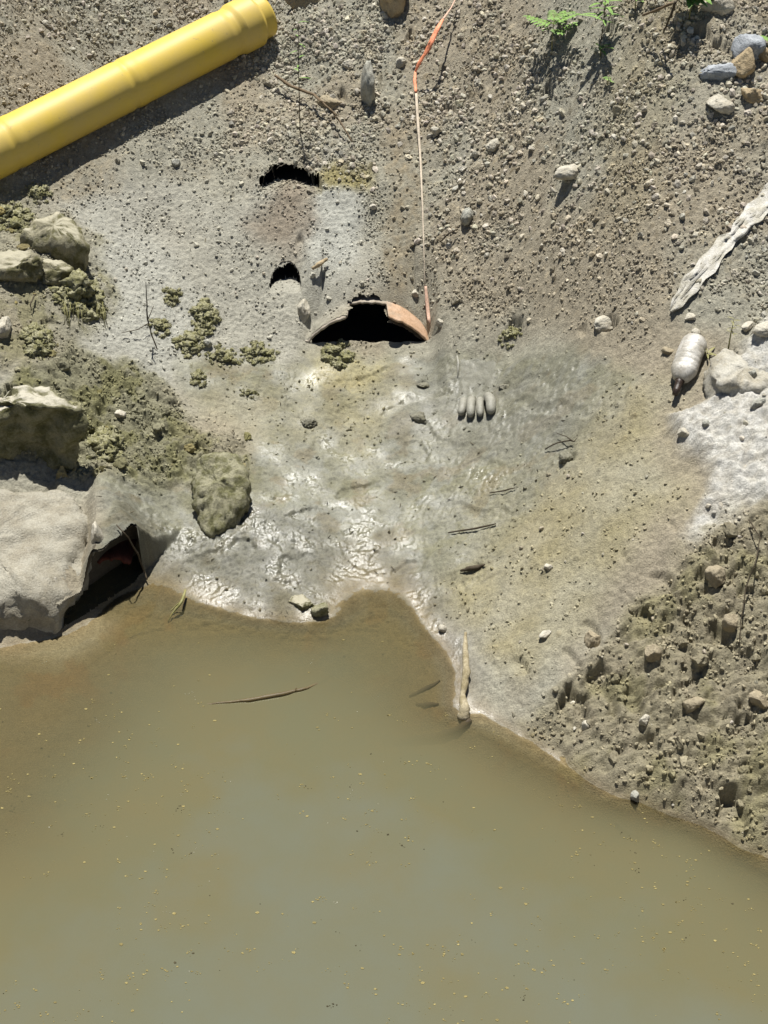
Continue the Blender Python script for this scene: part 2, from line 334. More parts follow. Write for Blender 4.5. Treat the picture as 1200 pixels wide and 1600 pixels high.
mixc(alb(176, 169, 146), clod * .9); mixc(alb(158, 153, 116), clod * sstep(0, .5, nA + .2 * nC) * .6); mixc(alb(164, 156, 138), clod * sstep(.05, .5, fbm(X, Y, 9, 3, 240)) * .5)
mo = np.clip(mossz + mossz2 * .8, 0, 1)
mixc(alb(150, 144, 120), mo * .7); mixc(alb(134, 130, 92), mo * sstep(-.05, .45, nA + .3 * nB) * .7)
mixc(alb(158, 146, 90), ell(QX, QY, 535, 278, 38, 16, -10) * .8)
mixc(alb(170, 158, 112), .5 * ell(QX, QY, 520, 575, 60, 30)); mixc(alb(140, 122, 102), .6 * ell(QX, QY, 440, 340, 50, 60) + .0)
mixc(alb(160, 150, 122), clod * 0 + .5 * ell(QX, QY, 1000, 150, 60, 200, 10))
# pebbles carry their own colour
def tint(idd, h, m):
    t = sstep(.0005, .003, h) * m; v = .72 + .75 * idd ** 1.6
    c = np.stack([v, v * (.985 - .02 * np.sin(idd * 40)), v * (.955 - .05 * np.sin(idd * 40))], -1)
    return (1 - t)[..., None] + c * t[..., None]
col *= tint(i2, g2, np.clip(hvy * 1.1 + clod * .25, 0, 1)); col *= tint(i3, g3, np.clip(gravel * .8, 0, 1)); col *= tint(i1, g1, hvy); col *= tint(i4, g4, np.clip(tan_ + white * .4, 0, 1) * .7)
col *= (1 + .07 * nB + .06 * nA + .13 * fbm(X, Y, 105, 2, 270, .8) + .08 * fbm(X, Y, 55, 2, 275))[..., None]
rim = np.exp(-np.abs(Z0 - .004) / .012); mixc(alb(132, 114, 80), np.where(Z0 > -.012, rim * .65, 0))
mixc(albw(172, 158, 122), sstep(-.005, -.03, Z0)); mixc(albw(176, 142, 98), sstep(-.005, -.03, Z0) * sstep(.15, .6, nA) * .55)
col *= (1 - .20 * (1 - fan) * (1 - .5 * white) * (1 - tan_))[..., None]; col *= (1 - fan[..., None] * (1 - .5 * tan_[..., None]) * np.array([.17, .165, .25])) * (1 - clod[..., None] * np.array([.20, .22, .27])) * (1 - mossz[..., None] * np.array([.16, .14, .22]) * sstep(.3, -.3, nC)[..., None])
col = np.clip(col, .01, .8)
wet = np.clip(fan * .80 * (1 - .5 * tan_) + wetlow * .6 + .9 * np.exp(-np.clip(Z0, 0, 1) / .02) + .15 * tan_ + .35 * ell(QX, QY, 170, 860, 80, 70), 0, 1)
wet = np.clip(wet * (.8 + .6 * fbm(X, Y, 7, 3, 260)), 0, 1) * sstep(-.006, .002, Z0) * (1 - .8 * mound)

# ------------------------------------------------------------------ materials
def newmat(name):
    m = bpy.data.materials.new(name); m.use_nodes = True; n = m.node_tree.nodes; l = m.node_tree.links
    return m, n, l, n['Principled BSDF']
def nd(n, t, **k):
    q = n.new(t)
    for a, b in k.items():
        if a in q.inputs: q.inputs[a].default_value = b
        else: setattr(q, a, b)
    return q
def ground_mat():
    m, n, l, b = newmat('silt_and_gravel_soil')
    a = nd(n, 'ShaderNodeAttribute', attribute_name='col'); wt = nd(n, 'ShaderNodeAttribute', attribute_name='wet')
    tc = n.new('ShaderNodeTexCoord')
    n1 = nd(n, 'ShaderNodeTexNoise', Scale=170.0, Detail=5.0, Roughness=.7); l.new(tc.outputs['Object'], n1.inputs['Vector'])
    n2 = nd(n, 'ShaderNodeTexNoise', Scale=38.0, Detail=6.0, Roughness=.65); l.new(tc.outputs['Object'], n2.inputs['Vector'])
    ra = nd(n, 'ShaderNodeMapRange'); ra.inputs[1].default_value = .3; ra.inputs[2].default_value = .72; ra.inputs[3].default_value = .72; ra.inputs[4].default_value = 1.25
    l.new(n1.outputs[0], ra.inputs[0])
    rb = nd(n, 'ShaderNodeMapRange'); rb.inputs[1].default_value = .3; rb.inputs[2].default_value = .7; rb.inputs[3].default_value = .86; rb.inputs[4].default_value = 1.13
    l.new(n2.outputs[0], rb.inputs[0])
    mu = nd(n, 'ShaderNodeMath', operation='MULTIPLY'); l.new(ra.outputs[0], mu.inputs[0]); l.new(rb.outputs[0], mu.inputs[1])
    vm = nd(n, 'ShaderNodeVectorMath', operation='SCALE'); l.new(a.outputs['Color'], vm.inputs[0]); l.new(mu.outputs[0], vm.inputs['Scale'])
    l.new(vm.outputs[0], b.inputs['Base Color'])
    rr_ = nd(n, 'ShaderNodeMapRange'); rr_.inputs[3].default_value = .92; rr_.inputs[4].default_value = .25; l.new(wt.outputs['Fac'], rr_.inputs[0])
    ad = nd(n, 'ShaderNodeMath', operation='MULTIPLY_ADD'); l.new(n2.outputs[0], ad.inputs[0]); ad.inputs[1].default_value = .35; l.new(rr_.outputs[0], ad.inputs[2])
    su = nd(n, 'ShaderNodeMath', operation='SUBTRACT'); l.new(ad.outputs[0], su.inputs[0]); su.inputs[1].default_value = .175; l.new(su.outputs[0], b.inputs['Roughness'])
    b.inputs['Specular IOR Level'].default_value = .5
    sm = nd(n, 'ShaderNodeMapRange'); sm.inputs[3].default_value = .2; sm.inputs[4].default_value = .8; l.new(wt.outputs['Fac'], sm.inputs[0]); l.new(sm.outputs[0], b.inputs['Specular IOR Level'])
    bp = nd(n, 'ShaderNodeBump', Strength=1.0, Distance=.007); l.new(n1.outputs[0], bp.inputs['Height'])
    bs = nd(n, 'ShaderNodeMapRange'); bs.inputs[3].default_value = 1.0; bs.inputs[4].default_value = .30; l.new(wt.outputs['Fac'], bs.inputs[0]); l.new(bs.outputs[0], bp.inputs['Strength'])
    bp2 = nd(n, 'ShaderNodeBump', Strength=.35, Distance=.006); l.new(n2.outputs[0], bp2.inputs['Height']); l.new(bp.outputs[0], bp2.inputs['Normal'])
    l.new(bp2.outputs[0], b.inputs['Normal'])
    return m
def stony(name, c, c2=None, c3=None, sc=18, rough=.85, bump=.006, attr=False, spec=.3, lo=.42, hi=.6, dust=None):
    """stone, clod or dirty surface: base colour broken by two noises"""
    m, n, l, b = newmat(name); tc = n.new('ShaderNodeTexCoord')
    c2 = c * .8 if c2 is None else c2; c3 = c2 if c3 is None else c3
    n1 = nd(n, 'ShaderNodeTexNoise', Scale=float(sc), Detail=7.0, Roughness=.65); l.new(tc.outputs['Object'], n1.inputs['Vector'])
    n2 = nd(n, 'ShaderNodeTexNoise', Scale=150.0, Detail=4.0, Roughness=.7); l.new(tc.outputs['Object'], n2.inputs['Vector'])
    cr = n.new('ShaderNodeValToRGB'); e = cr.color_ramp.elements
    e[0].position = lo; e[0].color = (*c, 1); e[1].position = hi; e[1].color = (*c2, 1)
    q = e.new(min(.99, hi + .12)); q.color = (*c3, 1); l.new(n1.outputs[0], cr.inputs[0])
    ra = nd(n, 'ShaderNodeMapRange'); ra.inputs[1].default_value = .3; ra.inputs[2].default_value = .7; ra.inputs[3].default_value = .75; ra.inputs[4].default_value = 1.2; l.new(n2.outputs[0], ra.inputs[0])
    vm = nd(n, 'ShaderNodeVectorMath', operation='SCALE'); l.new(cr.outputs[0], vm.inputs[0]); l.new(ra.outputs[0], vm.inputs['Scale'])
    src = vm.outputs[0]
    if attr:
        a = nd(n, 'ShaderNodeAttribute', attribute_name='col'); mm = nd(n, 'ShaderNodeVectorMath', operation='MULTIPLY'); l.new(src, mm.inputs[0]); l.new(a.outputs['Color'], mm.inputs[1]); src = mm.outputs[0]
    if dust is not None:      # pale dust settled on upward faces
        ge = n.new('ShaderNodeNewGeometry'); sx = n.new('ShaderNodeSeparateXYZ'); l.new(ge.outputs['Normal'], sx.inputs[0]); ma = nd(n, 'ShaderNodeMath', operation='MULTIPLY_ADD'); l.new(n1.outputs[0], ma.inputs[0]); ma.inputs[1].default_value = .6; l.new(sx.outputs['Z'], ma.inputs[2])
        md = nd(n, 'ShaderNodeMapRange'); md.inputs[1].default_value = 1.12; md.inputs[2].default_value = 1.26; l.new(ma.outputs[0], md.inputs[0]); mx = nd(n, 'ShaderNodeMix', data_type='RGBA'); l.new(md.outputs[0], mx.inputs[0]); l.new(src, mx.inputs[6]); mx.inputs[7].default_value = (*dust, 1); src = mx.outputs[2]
    l.new(src, b.inputs['Base Color']); b.inputs['Roughness'].default_value = rough; b.inputs['Specular IOR Level'].default_value = spec
    bp = nd(n, 'ShaderNodeBump', Strength=.7, Distance=bump); l.new(n2.outputs[0], bp.inputs['Height'])
    bp2 = nd(n, 'ShaderNodeBump', Strength=.5, Distance=bump * 2); l.new(n1.outputs[0], bp2.inputs['Height']); l.new(bp.outputs[0], bp2.inputs['Normal'])
    l.new(bp2.outputs[0], b.inputs['Normal'])
    return m
M = {}
M['ground'] = ground_mat()
M['stone'] = stony('pale_limestone', alb(196, 190, 174), alb(172, 164, 146), alb(208, 202, 190))
M['greystone'] = stony('grey_stone', alb(172, 171, 160), alb(148, 145, 132))
M['bluestone'] = stony('blue_grey_stone', alb(172, 176, 180), alb(144, 148, 152), alb(206, 208, 206), 14)
M['brownstone'] = stony('ochre_stone', alb(180, 162, 130), alb(156, 138, 108))
M['concrete'] = stony('dusty_concrete', alb(170, 165, 150), alb(150, 143, 126), alb(182, 177, 164), 9, bump=.010)
M['mossy'] = stony('mossy_stone', alb(156, 152, 126), alb(112, 110, 76), alb(84, 84, 54), 26, bump=.012)
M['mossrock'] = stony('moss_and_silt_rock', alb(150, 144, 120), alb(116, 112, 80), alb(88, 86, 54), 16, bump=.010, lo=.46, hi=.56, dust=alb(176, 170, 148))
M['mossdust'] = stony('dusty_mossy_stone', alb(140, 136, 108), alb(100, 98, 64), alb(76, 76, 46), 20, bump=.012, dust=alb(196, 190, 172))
M['moss'] = stony('olive_moss', alb(172, 168, 136), alb(132, 129, 84), alb(184, 178, 152), 40, .95, .014)
M['clod'] = stony('dry_soil_clod', alb(166, 154, 130), alb(146, 134, 110))
M['gravel'] = stony('mixed_gravel', np.array([1., 1., 1.]), np.array([.82, .8, .77]), sc=60, attr=True, bump=.003)
M['yellow'] = None
def yellow():
    m, n, l, b = newmat('weathered_yellow_plastic'); tc = n.new('ShaderNodeTexCoord')
    n1 = nd(n, 'ShaderNodeTexNoise', Scale=5.0, Detail=6.0, Roughness=.6); l.new(tc.outputs['Object'], n1.inputs['Vector'])
    n2 = nd(n, 'ShaderNodeTexNoise', Scale=26.0, Detail=8.0, Roughness=.7); l.new(tc.outputs['Object'], n2.inputs['Vector'])
    cr = n.new('ShaderNodeValToRGB'); e = cr.color_ramp.elements; e[0].position = .35; e[0].color = (.62, .45, .07, 1); e[1].position = .7; e[1].color = (.55, .41, .13, 1)
    l.new(n1.outputs[0], cr.inputs[0])
    c2 = n.new('ShaderNodeValToRGB'); f = c2.color_ramp.elements; f[0].position = .62; f[0].color = (0, 0, 0, 1); f[1].position = .72; f[1].color = (1, 1, 1, 1); l.new(n2.outputs[0], c2.inputs[0])
    mx = nd(n, 'ShaderNodeMix', data_type='RGBA'); l.new(c2.outputs[0], mx.inputs[0]); l.new(cr.outputs[0], mx.inputs[6]); mx.inputs[7].default_value = (.36, .27, .12, 1)
    l.new(mx.outputs[2], b.inputs['Base Color']); b.inputs['Roughness'].default_value = .5; b.inputs['Specular IOR Level'].default_value = .3
    bp = nd(n, 'ShaderNodeBump', Strength=.25, Distance=.004); l.new(n1.outputs[0], bp.inputs['Height']); l.new(bp.outputs[0], b.inputs['Normal'])
    return m
M['yellow'] = yellow()
M['clay'] = stony('fired_clay', np.array([1., 1., 1.]), np.array([.8, .76, .7]), np.array([.9, .95, 1.0]), 22, bump=.003, attr=True)
M['claydark'] = stony('brick_red_clay', alb(96, 52, 42), alb(74, 44, 38), sc=14, bump=.003)
def plain(name, c, rough=.6, sc=30, var=.8, bump=.002, spec=.4): return stony(name, c, c * var, sc=sc, rough=rough, bump=bump, spec=spec)
M['orange'] = plain('faded_orange_tape', alb(240, 150, 110), .6, 40, 1.15)
M['pink'] = plain('bleached_orange_tape', alb(214, 176, 152), .6)
M['string'] = plain('pale_string', alb(205, 190, 168), .8)
M['plastic'] = stony('muddy_white_plastic', alb(192, 188, 178), alb(168, 162, 144), alb(140, 139, 136), 22, .5, .004, spec=.5)
M['bottle'] = stony('scuffed_clear_plastic', alb(196, 192, 183), alb(150, 143, 128), alb(212, 209, 202), 10, .28, .003, spec=.6)
M['brown'] = plain('brown_plastic', np.array([.035, .022, .015]), .4)
M['glove'] = plain('mud_grey_work_glove', albw(190, 187, 172), .55, 30, .85)
M['palm'] = plain('silted_glove_cloth', albw(166, 164, 148), .45, 30, .95)
M['wood'] = stony('grey_driftwood', alb(176, 164, 136), alb(140, 128, 98), sc=30)
M['darkwood'] = plain('dark_wet_wood', alb(92, 78, 46), .5)
M['twig'] = plain('dry_twig', alb(118, 100, 76), .8)
M['rod'] = plain('dark_stem', alb(72, 62, 46), .8)
def leafm(name, c, c2):
    m = stony(name, c, c2, sc=30, rough=.55, bump=.001); b = m.node_tree.nodes['Principled BSDF']
    b.inputs['Subsurface Weight'].default_value = 0; return m
M['leaf'] = leafm('fresh_green_leaf', np.array([.13, .24, .045]), np.array([.20, .32, .08]))
M['drygrass'] = leafm('olive_stalk', np.array([.2, .19, .07]), np.array([.26, .24, .1]))
M['treeleaf'] = leafm('dark_tree_leaf', np.array([.05, .08, .025]), np.array([.07, .11, .03]))
M['dust'] = stony('white_dusty_crust', alb(186, 182, 170), alb(160, 153, 136), alb(196, 193, 184), 9, bump=.006)
M['mudlump'] = stony('half_sunk_muddy_stone', albw(176, 172, 152), albw(140, 136, 112), albw(118, 114, 88), 26, .6, .008)
M['hole'] = plain('shade_darkened_earth', np.array([.10, .085, .06]), .95)  # shade inside the burrows and hollow is put into this dark earth colour
M['black'] = plain('shade_darkened_wet_silt', np.array([.02, .018, .014]), .9)  # silt made near black, carrying the pipe's inner shade in its colour

# ------------------------------------------------------------------ object helpers
C = S.collection
def link(name, me, mat=None, parent=None, smooth=True):
    o = bpy.data.objects.new(name, me); C.objects.link(o)
    if mat: me.materials.append(mat)
    if smooth: me.shade_smooth() if hasattr(me, 'shade_smooth') else None
    if parent: o.parent = parent
    return o
def tag(o, label, cat, group=None):
    o['label'] = label; o['category'] = cat
    if group: o['group'] = group
    return o
def struct(o, kind='structure'): o['kind'] = kind; return o
def empty(name, loc): 
    o = bpy.data.objects.new(name, None); C.objects.link(o); o.location = loc; o.empty_display_size = .05; return o
def mesh(name, V, Fc):
    me = bpy.data.meshes.new(name); me.from_pydata([tuple(v) for v in V], [], Fc); me.update(); return me
def local(me, origin):
    me.transform(Matrix.Translation(-Vector(origin))); return me
def grid_mesh(name, P, keep):
    ny, nx = P.shape[:2]; idx = np.arange(ny * nx).reshape(ny, nx)
    q = np.stack([idx[:-1, :-1], idx[:-1, 1:], idx[1:, 1:], idx[1:, :-1]], -1)[keep]
    me = bpy.data.meshes.new(name); me.vertices.add(ny * nx); me.vertices.foreach_set('co', P.reshape(-1).astype(np.float32))
    n = len(q); me.loops.add(n * 4); me.loops.foreach_set('vertex_index', q.reshape(-1).astype(np.int32))
    me.polygons.add(n); me.polygons.foreach_set('loop_start', (np.arange(n) * 4).astype(np.int32))
    me.polygons.foreach_set('use_smooth', np.ones(n, bool)); me.update(calc_edges=True); return me
def tri_mesh(name, V, T, smooth=False):
    me = bpy.data.meshes.new(name); me.vertices.add(len(V)); me.vertices.foreach_set('co', V.reshape(-1).astype(np.float32)); k = T.shape[1]
    n = len(T); me.loops.add(n * k); me.loops.foreach_set('vertex_index', T.reshape(-1).astype(np.int32))
    me.polygons.add(n); me.polygons.foreach_set('loop_start', (np.arange(n) * k).astype(np.int32))
    me.polygons.foreach_set('use_smooth', np.full(n, smooth)); me.update(calc_edges=True); return me
def vcol(me, c, name='col'):
    a = me.color_attributes.new(name, 'FLOAT_COLOR', 'POINT'); c4 = np.ones((len(c), 4), np.float32); c4[:, :3] = c; a.data.foreach_set('color', c4.reshape(-1))

# ------------------------------------------------------------------ ground sheet with the pipe mouth cut out
Xc = (X[:-1, :-1] + X[1:, 1:]) / 2 - PXC; Ylo = Y[:-1, :-1]; Yhi = Y[1:, 1:]; Yc = (Ylo + Yhi) / 2
chord = math.sqrt(RI ** 2 - (zf - PCZ) ** 2)
edge_n = .014 * fbm(Xc, Yc, 30, 3, 400)
isn = sstep(-.088, -.070, Xc + edge_n) * (1 - sstep(.072, .088, Xc - edge_n))
bk = PY0 + .008 + .112 * isn + edge_n * .6
hole = (np.abs(Xc) < chord - .004) & (Yhi > PY0) & (Ylo < bk)
zs = np.max([H[:-1, :-1], H[1:, :-1], H[:-1, 1:], H[1:, 1:]], 0) - np.min([H[:-1, :-1], H[1:, :-1], H[:-1, 1:], H[1:, 1:]], 0)
for (p, wm_, dm_, zo, bd, fr) in BUR:
    cx_ = X[:-1, :-1] - p[0]; cy_ = Y[:-1, :-1] - p[1]; hole |= (np.abs(cx_) < wm_ / 2 + .01) & (cy_ > dm_ * .2) & (cy_ < dm_ + .03) & (zs > .02)
hole |= (zs > .010) & (np.abs(Yc - YF[:-1, :-1]) < .022) & (X[:-1, :-1] > FA[0] - .02) & (X[:-1, :-1] < FB[0])
P = np.stack([X, Y, H], -1)
g = grid_mesh('ground', P, ~hole)
badv = np.zeros(X.shape, bool); badv[:-1, :-1] |= hole | (zs > .03); badv[1:, 1:] |= hole | (zs > .03)
vcol(g, col.reshape(-1, 3)); at_ = g.attributes.new('wet', 'FLOAT', 'POINT'); at_.data.foreach_set('value', wet.reshape(-1).astype(np.float32))
go = link('ground', g, M['ground']); struct(go)

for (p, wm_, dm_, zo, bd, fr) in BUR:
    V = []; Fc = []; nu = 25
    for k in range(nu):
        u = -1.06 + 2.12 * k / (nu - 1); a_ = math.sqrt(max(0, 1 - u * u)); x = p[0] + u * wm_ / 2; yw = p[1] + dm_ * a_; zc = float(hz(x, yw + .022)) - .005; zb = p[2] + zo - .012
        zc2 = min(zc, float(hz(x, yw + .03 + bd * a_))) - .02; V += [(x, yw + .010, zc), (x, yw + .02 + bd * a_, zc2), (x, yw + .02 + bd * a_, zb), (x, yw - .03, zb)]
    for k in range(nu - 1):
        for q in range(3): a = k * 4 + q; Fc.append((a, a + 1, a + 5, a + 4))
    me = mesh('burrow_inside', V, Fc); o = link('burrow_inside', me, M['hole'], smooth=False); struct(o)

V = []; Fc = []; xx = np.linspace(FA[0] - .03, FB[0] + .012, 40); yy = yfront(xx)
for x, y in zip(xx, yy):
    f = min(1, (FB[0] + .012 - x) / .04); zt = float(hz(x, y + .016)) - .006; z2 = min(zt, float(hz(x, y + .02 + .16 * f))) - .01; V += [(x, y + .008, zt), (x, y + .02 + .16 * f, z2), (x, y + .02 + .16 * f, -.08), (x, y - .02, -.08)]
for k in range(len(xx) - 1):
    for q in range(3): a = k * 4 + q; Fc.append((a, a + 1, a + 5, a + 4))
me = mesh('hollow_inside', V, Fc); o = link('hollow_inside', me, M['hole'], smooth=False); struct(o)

# ------------------------------------------------------------------ water
wx = axis(-2.1, 2.1, .02, -60, 60); wy = axis(-2.3, 1.0, .02, -3.6, 1.2); WX, WY = np.meshgrid(wx, wy)
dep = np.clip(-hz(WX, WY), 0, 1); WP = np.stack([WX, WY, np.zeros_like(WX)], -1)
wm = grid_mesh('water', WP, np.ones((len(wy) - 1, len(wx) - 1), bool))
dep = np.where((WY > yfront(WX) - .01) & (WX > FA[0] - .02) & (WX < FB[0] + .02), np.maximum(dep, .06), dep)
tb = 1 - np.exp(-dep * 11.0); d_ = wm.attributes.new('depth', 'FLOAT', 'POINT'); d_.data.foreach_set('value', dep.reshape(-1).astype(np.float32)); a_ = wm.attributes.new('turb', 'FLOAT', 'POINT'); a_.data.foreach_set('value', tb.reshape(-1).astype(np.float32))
def water_mat():
    m = bpy.data.materials.new('murky_water'); m.use_nodes = True; n = m.node_tree.nodes; l = m.node_tree.links; n.clear()
    out = n.new('ShaderNodeOutputMaterial'); a = nd(n, 'ShaderNodeAttribute', attribute_name='turb'); tc = n.new('ShaderNodeTexCoord')
    n1 = nd(n, 'ShaderNodeTexNoise', Scale=1.3, Detail=4.0, Roughness=.5); l.new(tc.outputs['Object'], n1.inputs['Vector'])
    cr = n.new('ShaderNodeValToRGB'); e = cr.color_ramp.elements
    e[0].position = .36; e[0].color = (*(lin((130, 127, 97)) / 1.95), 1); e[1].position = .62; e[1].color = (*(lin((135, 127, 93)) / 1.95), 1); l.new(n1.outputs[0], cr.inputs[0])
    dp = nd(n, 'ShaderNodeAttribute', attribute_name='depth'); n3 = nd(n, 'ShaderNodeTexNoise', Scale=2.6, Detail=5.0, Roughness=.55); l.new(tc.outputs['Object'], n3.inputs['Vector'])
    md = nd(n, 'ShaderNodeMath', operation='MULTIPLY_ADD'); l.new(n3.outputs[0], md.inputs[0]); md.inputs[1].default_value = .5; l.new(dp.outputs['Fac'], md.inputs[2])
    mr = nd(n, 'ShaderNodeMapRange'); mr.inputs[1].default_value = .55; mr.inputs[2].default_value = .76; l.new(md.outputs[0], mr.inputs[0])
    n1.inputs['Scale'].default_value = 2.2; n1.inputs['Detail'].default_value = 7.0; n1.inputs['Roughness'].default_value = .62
    mg = nd(n, 'ShaderNodeMix', data_type='RGBA'); l.new(mr.outputs[0], mg.inputs[0]); l.new(cr.outputs[0], mg.inputs[6]); mg.inputs[7].default_value = (*(lin((131, 133, 114)) / 1.95), 1)  # greyer patches over deep water: sky reflection put into the murk colour
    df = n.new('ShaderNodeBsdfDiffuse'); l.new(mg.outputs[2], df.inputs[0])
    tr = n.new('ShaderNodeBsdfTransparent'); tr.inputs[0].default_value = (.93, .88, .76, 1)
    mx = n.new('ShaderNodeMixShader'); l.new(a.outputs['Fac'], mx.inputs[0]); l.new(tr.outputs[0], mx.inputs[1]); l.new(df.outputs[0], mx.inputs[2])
    gl = n.new('ShaderNodeBsdfGlossy'); gl.inputs['Roughness'].default_value = .03
    n2 = nd(n, 'ShaderNodeTexNoise', Scale=14.0, Detail=2.0); l.new(tc.outputs['Object'], n2.inputs['Vector'])
    bp = nd(n, 'ShaderNodeBump', Strength=.10, Distance=.004); l.new(n2.outputs[0], bp.inputs['Height']); l.new(bp.outputs[0], gl.inputs['Normal'])
    fr = nd(n, 'ShaderNodeFresnel', IOR=1.333); l.new(bp.outputs[0], fr.inputs['Normal'])
    m2 = n.new('ShaderNodeMixShader'); l.new(fr.outputs[0], m2.inputs[0]); l.new(mx.outputs[0], m2.inputs[1]); l.new(gl.outputs[0], m2.inputs[2])
    l.new(m2.outputs[0], out.inputs[0]); return m
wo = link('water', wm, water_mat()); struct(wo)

def ico(sub):
    bm = bmesh.new(); bmesh.ops.create_icosphere(bm, subdivisions=sub, radius=1); bm.verts.ensure_lookup_table()
    V = np.array([v.co[:] for v in bm.verts]); T = np.array([[v.index for v in f.verts] for f in bm.faces]); bm.free(); return V, T
# ------------------------------------------------------------------ rock builders
def rough_up(V, amp, sc, seed, N=None):
    c = V.mean(0); out = V.copy()
    for k, v in enumerate(V):
        p = Vector(v) * sc + Vector((seed * 3.1, seed * 1.7, 0))
        d = mnoise.fractal(p, .8, 2.0, 5)
        n = N[k] if N is not None else (v - c) / (np.linalg.norm(v - c) + 1e-9)
        out[k] = v + n * amp * d
    return out
ICO = {k: ico(k) for k in (2, 3, 4, 5)}
# ------------------------------------------------------------------ gravel scatter
IV1, IT1 = ico(1); IV2, IT2 = ico(2)
rs = np.random.RandomState(3)
protos = []
for k in range(14):
    V = IV1.copy()
    for q in range(5):
        nrm = rs.normal(size=3); nrm /= np.linalg.norm(nrm); dd = rs.uniform(.45, .8); s_ = V @ nrm; V -= np.clip(s_ - dd, 0, None)[:, None] * nrm
    V *= 1 + rs.uniform(-.1, .1, size=(len(V), 1)); V *= np.array([1, rs.uniform(.6, .95), rs.uniform(.45, .8)]); protos.append(V)
def scatter(name, n, dens, smin, smax, power, colf, seed, sink=.25, pr=None, it=None, long=None):
    pr = protos if pr is None else pr; it = IT1 if it is None else it
    r = np.random.RandomState(seed); Vs = []; Ts = []; Cs = []; off = 0
    # candidates by world position, thinned by the density map
    cx = r.uniform(-2.0, 2.0, n * 7); cy = r.uniform(-1.5, 2.95, n * 7)
    i = np.clip(((cx - xs0) / FINE).astype(int) + ix0, 0, len(xs) - 1); j = np.clip(((cy - ys0) / FINE).astype(int) + iy0, 0, len(ys) - 1)
    ok = (r.uniform(size=len(cx)) < dens[j, i]) & ~badv[j, i]; cx, cy, i, j = cx[ok][:n], cy[ok][:n], i[ok][:n], j[ok][:n]; zz = hz(cx, cy)
    size = smin + (smax - smin) * r.uniform(size=len(cx)) ** power
    nk = len(cx); PR = np.array(pr)[r.randint(len(pr), size=nk)] * (1 if long is None else np.array(long)); q = r.normal(size=(nk, 4)); q[:, 0] += 2; q /= np.linalg.norm(q, axis=1)[:, None]; w_, a, b, c = q.T
    Rm = np.stack([1 - 2 * (b * b + c * c), 2 * (a * b - c * w_), 2 * (a * c + b * w_), 2 * (a * b + c * w_), 1 - 2 * (a * a + c * c), 2 * (b * c - a * w_), 2 * (a * c - b * w_), 2 * (b * c + a * w_), 1 - 2 * (a * a + b * b)], -1).reshape(nk, 3, 3)
    V = np.einsum('nvj,nij->nvi', PR, Rm); t = r.uniform(0, 6.28, nk); ct, st = np.cos(t)[:, None], np.sin(t)[:, None]
    V = np.stack([V[..., 0] * ct - V[..., 1] * st, V[..., 0] * st + V[..., 1] * ct, V[..., 2]], -1) * size[:, None, None] + np.stack([cx, cy, zz + size * (.55 - sink * 1.2)], -1)[:, None]
    nv = V.shape[1]; Ts.append((it[None] + (np.arange(nk) * nv)[:, None, None]).reshape(-1, 3)); Vs.append(V.reshape(-1, 3)); Cs.append(np.repeat(colf(r, col[j, i]), nv, 0))
    me = tri_mesh(name, np.concatenate(Vs), np.concatenate(Ts)); vcol(me, np.concatenate(Cs)); o = link(name, me, M['gravel'], smooth=False); struct(o, 'stuff'); return o
ix0 = int(np.searchsorted(xs, -2.0 - 1e-6)); iy0 = int(np.searchsorted(ys, -1.5 - 1e-6)); xs0, ys0 = xs[ix0], ys[iy0]
def gcol(r, c):
    n = len(c); v = np.where(r.uniform(size=n) < .75, r.uniform(.9, 1.6, n), r.uniform(1.4, 2.2, n))[:, None]; g = alb(160, 155, 142) * v; t = r.uniform(.1, .6, n)[:, None]; q = g * (1 - t) + c * t * 1.1
    return np.clip(q * np.stack([1 + r.uniform(-.04, .06, n), np.ones(n), 1 + r.uniform(-.08, .05, n)], -1), .02, .72)
def ccol(r, c): return np.clip(c * r.uniform(.85, 1.55, (len(c), 1)), .02, .66)
dry = (1 - fan * .96) * (Z0 > .01) * (PX > -80) * (PX < 1280) * (PY > -60)
protos2 = []
for k in range(12):
    V = ICO[3][0].copy()
    for q in range(9):
        nrm = rs.normal(size=3); nrm /= np.linalg.norm(nrm); dd = rs.uniform(.4, .8); s_ = V @ nrm; V -= np.clip(s_ - dd, 0, None)[:, None] * nrm
    V = rough_up(V, .16, 3.5, k + 50); V *= np.array([1, rs.uniform(.6, .95), rs.uniform(.5, .8)]); protos2.append(V)
dry2 = (Z0 > .01) * (PX > -80) * (PX < 1280) * (PY > -60)
pat = .2 + .8 * sstep(-.25, .2, fbm(X, Y, 5, 4, 510))
def dcol(r, c): return np.clip(c * r.uniform(.8, 1.15, (len(c), 1)), .02, .6)
o = scatter('soil_clods', 380, np.clip(.75 * clod + .5 * mossz + .25 * mossz2 + .05 * gravel, 0, 1) * (Z0 > .03) * (PX > -80) * (PX < 1280), .012, .038, 2.8, dcol, 16, .55, protos2, ICO[3][1])
def lcol(r, c): return np.clip(np.array([.085, .075, .05]) * r.uniform(.5, 2.2, (len(c), 1)), .01, .3)
o = scatter('plant_litter', 420, np.clip(.5 * fan + .15 * tan_ + .2 * greyl + .1 * gravel, 0, 1) * (Z0 > .004) * (PX > -80) * (PX < 1280), .004, .013, 2.0, lcol, 17, .35, long=(1.5, .28, .25))
def mcol(r, c): return np.clip(alb(122, 118, 84) * r.uniform(.7, 1.35, (len(c), 1)) * np.stack([r.uniform(.95, 1.12, len(c)), np.ones(len(c)), r.uniform(.8, 1.1, len(c))], -1), .02, .6)
o = scatter('mossy_clods', 330, np.clip(.8 * mossz + .6 * mossz2, 0, 1) * (Z0 > .03) * (PX > -80) * pat, .010, .036, 2.2, mcol, 19, .45, protos2, ICO[3][1])
